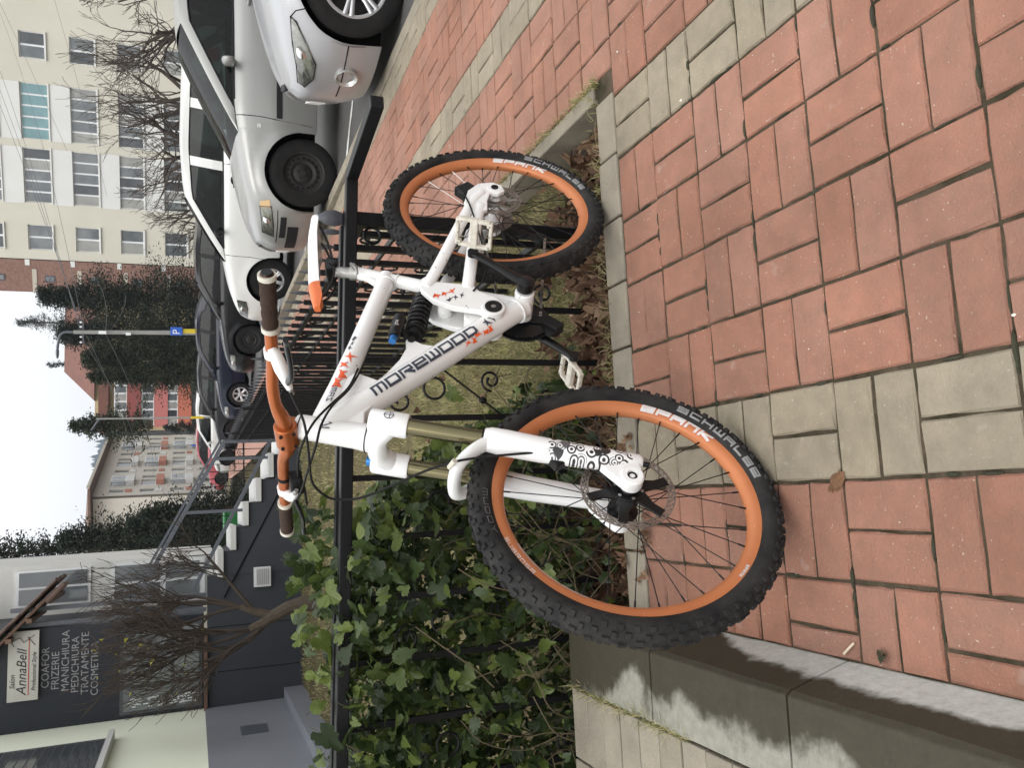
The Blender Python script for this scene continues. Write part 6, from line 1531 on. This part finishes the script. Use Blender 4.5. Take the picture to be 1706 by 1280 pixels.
bare_tree(7.4, 38, 5.0, 5, 'low bare bush-like tree beside the brick stair tower')
# --- conifers
M_con = leaf_mat('conifer', (.013, .018, .011), (.020, .027, .016), (.034, .044, .027), .85, 2.5, .05)
M_con2 = leaf_mat('light_conifer', (.020, .027, .014), (.030, .038, .019), (.048, .057, .028), .85, 2.5, .05)
def conifer(x, y, z0, h_, rad, n, seed, label, m=None, trunk=True, leaf=.125, cone=.9):
    t = thing('conifer_tree', label, 'tree', (x, y, z0)); rr = random.Random(seed); b = MB()
    b.tube([(0, 0, 0), (.05, 0, h_ * .5), (0, 0, h_ * .97)], [.22, .14, .03], 7); b.build('trunk', M_bark, t)
    b = MB(); nb = int(n * 4.2) // 22
    for i in range(nb):
        f = (i + rr.random()) / nb; z = h_ * (.10 + .90 * f); L = rad * (1 - f ** 1.5 * cone) * rr.uniform(.35, 1.2) * (1 + .3 * math.sin(f * 19 + seed)) + .12; a = rr.uniform(0, 2 * PI); dr = rr.uniform(-.35, .25) + .3 * f
        d = Vector((math.cos(a), math.sin(a), dr)).normalized(); base = Vector((0, 0, z))
        for k in range(22):
            s_ = rr.uniform(.15, 1.0); p = base + d * L * s_ + Vector((rr.gauss(0, .10), rr.gauss(0, .10), rr.gauss(-.05, .08))) * (.4 + rad * .3); l_ = leaf * rr.uniform(.5, 1.3)
            u = (d + Vector((rr.gauss(0, .6), rr.gauss(0, .6), rr.gauss(-.1, .5)))).normalized() * l_; w_ = u.orthogonal().normalized(); w_.rotate(Matrix.Rotation(rr.uniform(0, 6.3), 3, u.normalized())); w_ = w_ * l_ * .22
            b.add([p - u * .5, p + w_, p + u * .6, p - w_], [(0, 1, 2, 3)])
    b.build('crown', m or M_con, t, fix=False); return t
conifer(4.3, 46, -1.5, 9.6, 2.5, 9500, 1, 'dark spruce beside the brick stair tower')
conifer(2.7, 49, -1.5, 9.2, 3.0, 9500, 2, 'broad dark spruce behind the street lamp')
conifer(1.3, 47, -1.5, 7.8, 2.6, 9000, 3, 'dark evergreen before the house with the red roof', M_con2)
conifer(.35, 46, -1.0, 7.0, 1.0, 3000, 4, 'loose pine with gaps before the pink balconies', M_con2)
conifer(4.9, 75, -1.5, 15.6, 2.4, 3000, 5, 'tall spruce tip rising above the house roof beside the tower')
conifer(1.7, 80, -1.5, 14.2, 1.3, 1600, 6, 'narrow spruce top peeking over the red roof ridge')
conifer(-1.9, 42, 2.9, 3.4, 1.1, 1700, 7, 'bright conifer top leaning out over the pink balconies', M_con2)
conifer(-4.75, 30, -1, 4.2, 1.5, 3600, 8, 'dark spruce behind the salon stairs railing', leaf=.11)
conifer(-5.2, 31, -1, 6.3, 1.5, 3600, 9, 'dark fir rising behind the white salon wall', leaf=.11)
conifer(-5.7, 32, -1, 8.8, 1.7, 3600, 10, 'tall dark fir beyond the salon roof corner', leaf=.11)
conifer(-4.3, 29.5, -1, 3.7, .9, 2000, 11, 'small dark spruce next to the orange balconied apartments', leaf=.12)
conifer(-3.0, 62, -1.5, 4.5, .8, 1200, 12, 'small cypress before the pale apartments')
# --- house with the red roof and pink balconies
M_rtile = mat('old_red_tiles', (.20, .088, .065), .9, var=.7, vscale=1.8, color2=(.13, .07, .055), bump=.6, bscale=14)
M_ywall = mat('cream_wall', (.52, .44, .25), .9, var=.3, vscale=.8)
M_pink = mat('pink_balcony', (.50, .17, .15), .85); M_dred = mat('dark_red_balcony', (.27, .075, .065), .85); M_coral = mat('coral_balcony', (.52, .16, .10), .85)
hs_ = thing('red_roof_house', 'cream house with red tiled hip roof and stacked pink balconies', 'building', (-3.6, 70, -1.5), R(6))
holes = [(4.4, 2.0, 5.4, 3.4), (6.8, 2.0, 7.8, 3.4), (4.4, 4.8, 5.4, 6.2), (6.8, 4.8, 7.8, 6.2), (4.4, 7.2, 5.2, 8.2)]
b = wall_holes(13, 9.6, holes, .2, 0, 0); b.build('wall', M_ywall, hs_)
b = MB(); b.bbox((0, .22, 0), (13, 8, 9.55)); b.build('core', M_shadow, hs_)
for r_ in holes: window(hs_, r_[0], r_[1], r_[2], r_[3], 2, 1, M_winf, PANES, fw=.1)
b = MB(); b.add([(2.3, -.5, 9.6), (13.4, -.5, 9.6), (13.4, 8.4, 9.6), (2.3, 8.4, 9.6), (5.0, 3.9, 12.2), (12.0, 3.9, 12.2)], [(0, 1, 5, 4), (1, 2, 5), (2, 3, 4, 5), (3, 0, 4), (0, 3, 2, 1)]); roof = b.build('roof', M_rtile, hs_)
b = MB(); b.bbox((-.1, -.6, 8.6), (2.9, .2, 9.0)); b.build('eave', M_rtile, hs_)
for i, (z, m_) in enumerate(((.55, M_coral), (2.75, M_coral), (4.45, M_pink), (6.35, M_dred))):
    if i == 0: continue
    b = MB(); b.bbox((.25, -1.0, z), (4.1, -.02, z + .95)); b.build('balcony', m_, hs_)
    wf = window(hs_, .3, z + .98, 4.05, z + 1.86, 6, 1, M_winf, PANES, y=-.9, fw=.12)
b = MB(); b.bbox((-.15, -.7, 8.62), (4.3, -.05, 9.3)); b.build('balcony_roof', M_rtile, hs_)
b = MB(); b.bbox((.3, -.9, 0), (4.0, -.05, 2.7)); b.build('ground_floor', M_dframe, hs_)
# --- pale apartments with orange balconies
M_apt = mat('pale_apartment', (.60, .56, .49), .9, var=.3, vscale=.5, color2=(.52, .48, .42)); M_orb = mat('orange_balcony', (.46, .20, .14), .85); M_wb = mat('white_balcony', (.66, .65, .63), .85)
ap = thing('pale_apartments', 'pale four storey apartments with orange and white balconies', 'building', (-10.3, 84.0, -2.0), R(80))
holes = []; cols = [1.0 + 2.3 * i for i in range(11)]
for k in range(4):
    for i, x in enumerate(cols): holes.append((x, 1.2 + 2.65 * k, x + (1.9 if i % 3 == 1 else 1.0), 2.5 + 2.65 * k))
b = wall_holes(27, 11.7, holes, .2); b.build('wall', M_apt, ap)
b = MB(); b.bbox((0, .22, 0), (27, 9, 11.65)); b.build('core', M_apt, ap)
for r_ in holes: window(ap, r_[0], r_[1], r_[2], r_[3], 3 if r_[2] - r_[0] > 1.5 else 2, 1, M_winf, PANES, fw=.11)
for k in range(4):
    for i, x in enumerate(cols):
        if i % 3 == 1:
            b = MB(); b.bbox((x - .1, -.5, .45 + 2.65 * k), (x + 2.0, -.01, 1.15 + 2.65 * k)); b.build('balcony', M_orb if (k + i) % 3 == 0 else M_wb, ap)
            if (k + i // 3) % 2: window(ap, x - .08, 1.16 + 2.65 * k, x + 1.98, 2.5 + 2.65 * k, 4, 1, M_winf, PANES, y=-.45, fw=.13)
        else: b = MB(); b.bbox((x + .05, -.06, .55 + 2.65 * k), (x + .95, -.01, 1.12 + 2.65 * k)); b.build('wall_panel', M_orb if (i + k) % 2 else M_wb, ap)
b = MB(); b.bbox((-1.2, -1.2, 11.72), (28, 9.5, 11.9)); b.build('eave', M_wood, ap)
b = MB(); b.bbox((-1.3, -1.32, 11.75), (28, -1.205, 12.0)); b.build('fascia', M_stone, ap)
b = MB(); b.add([(-1.2, -1.2, 11.91), (28, -1.2, 11.91), (28, 9.5, 11.91), (-1.2, 9.5, 11.91), (3.5, 4, 12.7), (23, 4, 12.7)], [(0, 1, 5, 4), (1, 2, 5), (2, 3, 4, 5), (3, 0, 4), (0, 3, 2, 1)]); b.build('roof', M_wood, ap)
# --- wooded hill far behind
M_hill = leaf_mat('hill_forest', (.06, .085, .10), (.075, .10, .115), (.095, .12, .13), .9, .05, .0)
b = MB(); prof = [(-420, 20), (-300, 60), (-200, 78), (-130, 82), (-95, 84), (-75, 90), (-58, 84), (-42, 78), (-20, 70), (10, 58), (60, 52), (160, 40), (320, 20)]
rows = []
for j, (yy, f_) in enumerate(((820, 0), (850, .55), (880, .85), (900, 1.0), (960, .8), (1100, 0))):
    rows.append([(x, yy, -3 + (lerp_tab(prof, x) + 4 * math.sin(x * .21 + j) + random.uniform(-2, 2)) * f_) for x in range(-420, 321, 5)])
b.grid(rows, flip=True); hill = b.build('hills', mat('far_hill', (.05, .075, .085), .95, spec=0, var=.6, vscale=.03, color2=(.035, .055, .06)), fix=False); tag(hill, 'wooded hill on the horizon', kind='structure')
b = MB(); rr = random.Random(8)
for _ in range(1500):
    x = rr.uniform(-150, 30); f_ = rr.uniform(.5, 1.0); yy = lerp_tab([(.5, 848), (.85, 880), (1.0, 900)], f_); z = -3 + lerp_tab(prof, x) * f_ - 3; h_ = rr.uniform(6, 14); w_ = h_ * .26
    b.lathe([(w_, 0), (w_ * .55, h_ * .5), (0, h_)], c=(x, yy, z), axis=(0, 0, 1), n=5)
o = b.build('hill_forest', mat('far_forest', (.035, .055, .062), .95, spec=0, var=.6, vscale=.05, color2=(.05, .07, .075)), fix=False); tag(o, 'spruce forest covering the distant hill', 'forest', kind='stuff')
# --- lamp posts, signs, wires
M_conc = mat('concrete_pole', (.30, .30, .28), .85, var=.4, vscale=2); M_ylw = mat('yellow_paint', (.65, .48, .03), .6); M_sgn = mat('sign_blue', (.02, .11, .50), .4)
lp = thing('street_lamp', 'concrete street lamp with blue parking sign and yellow foot', 'street lamp', (1.40, 24, -1.0), 0)
b = MB(); b.tube([(0.02, 0, 0), (-.06, 0, 5.05)], [.068, .048], 10); b.build('pole', M_conc, lp, smooth=True)
b = MB(); b.tube([(.018, 0, 1.95), (.012, 0, 2.42)], [.076, .075], 10); b.build('yellow_band', M_ylw, lp, smooth=True)
b = MB(); b.tube(spline([(-.06, 0, 5.02), (-.07, 0, 5.25), (-.16, 0, 5.36), (-.34, 0, 5.40), (-.50, 0, 5.42)], 5), .032, 8); b.build('arm', M_railm, lp, smooth=True)
b = MB(); b.ell((-.60, 0, 5.42), (.16, .07, .04), 10, 6); b.build('lamp_head', M_railm, lp, smooth=True)
b = MB(); b.bbox((-.10, -.12, 2.45), (.12, -.10, 2.74)); sg = b.build('parking_sign', M_sgn, lp)
me = font_mesh('P', .26, extrude=.002); 
for v in me.vertices: v.co = Vector((-.075 + v.co.x, -.123 - v.co.z, 2.505 + v.co.y))
link('lettering', me, M_winf, sg)
b = MB(); b.bbox((-.10, -.13, 4.28), (-.02, -.06, 4.46)); b.build('junction_box', M_winf, lp); b = MB(); b.bbox((-.12, -.12, 3.7), (-.05, -.06, 3.82)); b.build('junction_box', M_winf, lp)
b = MB(); b.bar((-.34, 0, 4.83), (.22, 0, 4.83), .04, .04); cr = b.build('cross_arm', M_dframe, lp)
for x in (-.32, -.18, .08, .20): b = MB(); b.ell((x, 0, 4.88), (.025, .025, .035), 8, 5); b.build('insulator', M_winf, cr)
for (x, y, lab, h_) in ((-1.25, 33, 'slim post with yellow foot before the pink balconies', 5.6), (-3.6, 52, 'far slim post before the pale apartments', 5.0)):
    t = thing('lamp_post', lab, 'street lamp', (x, y, -1.2)); b = MB(); b.tube([(0, 0, 0), (0, 0, h_)], [.045, .03], 8); b.build('pole', M_conc, t); b = MB(); b.tube([(0, 0, 2.0), (0, 0, 2.45)], .052, 8); b.build('yellow_band', M_ylw if y < 40 else M_sgn, t); b = MB(); b.tube([(0, 0, h_ - .1), (-.4, 0, h_ + .15)], .03, 6); b.build('arm', M_railm, t)
WIRES = [((1.2, 24, 3.86), (24, 46, 13.2)), ((1.35, 24, 3.86), (25, 46, 14.2)), ((1.5, 24, 3.86), (26, 44, 15.0)), ((1.6, 24, 3.86), (22, 50, 11.6)), ((1.4, 24, 3.3), (7.2, 56, 7.4)), ((1.4, 24, 3.2), (6.4, 57.5, 5.6)), ((1.2, 24, 3.86), (-5, 52, 4.0)), ((1.5, 24, 3.86), (-6, 52, 4.2)), ((1.3, 24, 3.3), (-5.5, 52, 3.3)), ((10, 40, 6.2), (24, 38, 12.5)), ((9, 44, 5.0), (26, 40, 9.5))]
WL = ['overhead wire from the lamp crossarm to the top of the beige block', 'overhead wire slanting above the glazed balconies of the beige block', 'highest overhead wire leaving the lamp crossarm over the beige block', 'overhead wire from the lamp crossarm crossing the brick tower', 'looped cable from the lamp pole to the brick stair tower', 'lower cable from the lamp pole to the brick stair tower', 'overhead wire from the lamp crossarm towards the pale apartments', 'overhead wire from the lamp crossarm past the pink balconies', 'low cable from the lamp pole towards the pale apartments', 'overhead wire above the bare trees before the balconies', 'overhead wire through the bare tree crowns']
for (p, q), lab in zip(WIRES, WL):
    p, q = Vector(p), Vector(q); pts = [p.lerp(q, t) - Vector((0, 0, 4 * .05 * (q - p).length * .25 * t * (1 - t))) for t in np.linspace(0, 1, 12)]
    b = MB(); b.tube(pts, .0055, 4); o = b.build('overhead_wire', M_dframe, fix=False); tag(o, lab, 'wire', 'overhead wires')

# --- haze: thin winter air over the valley
b = MB(); b.bbox((-700, -40, -4.6), (700, 1300, 125)); hz = b.build('haze', None); tag(hz, 'thin pale winter haze', 'haze', kind='stuff')
hm = bpy.data.materials.new('haze_air'); hm.use_nodes = True; hn = hm.node_tree; hn.nodes.clear()
ho = hn.nodes.new('ShaderNodeOutputMaterial'); hv = hn.nodes.new('ShaderNodeVolumePrincipled'); hv.inputs['Color'].default_value = (.80, .88, 1.0, 1); hv.inputs['Density'].default_value = .00036
hn.links.new(hv.outputs[0], ho.inputs['Volume']); hz.data.materials.append(hm)
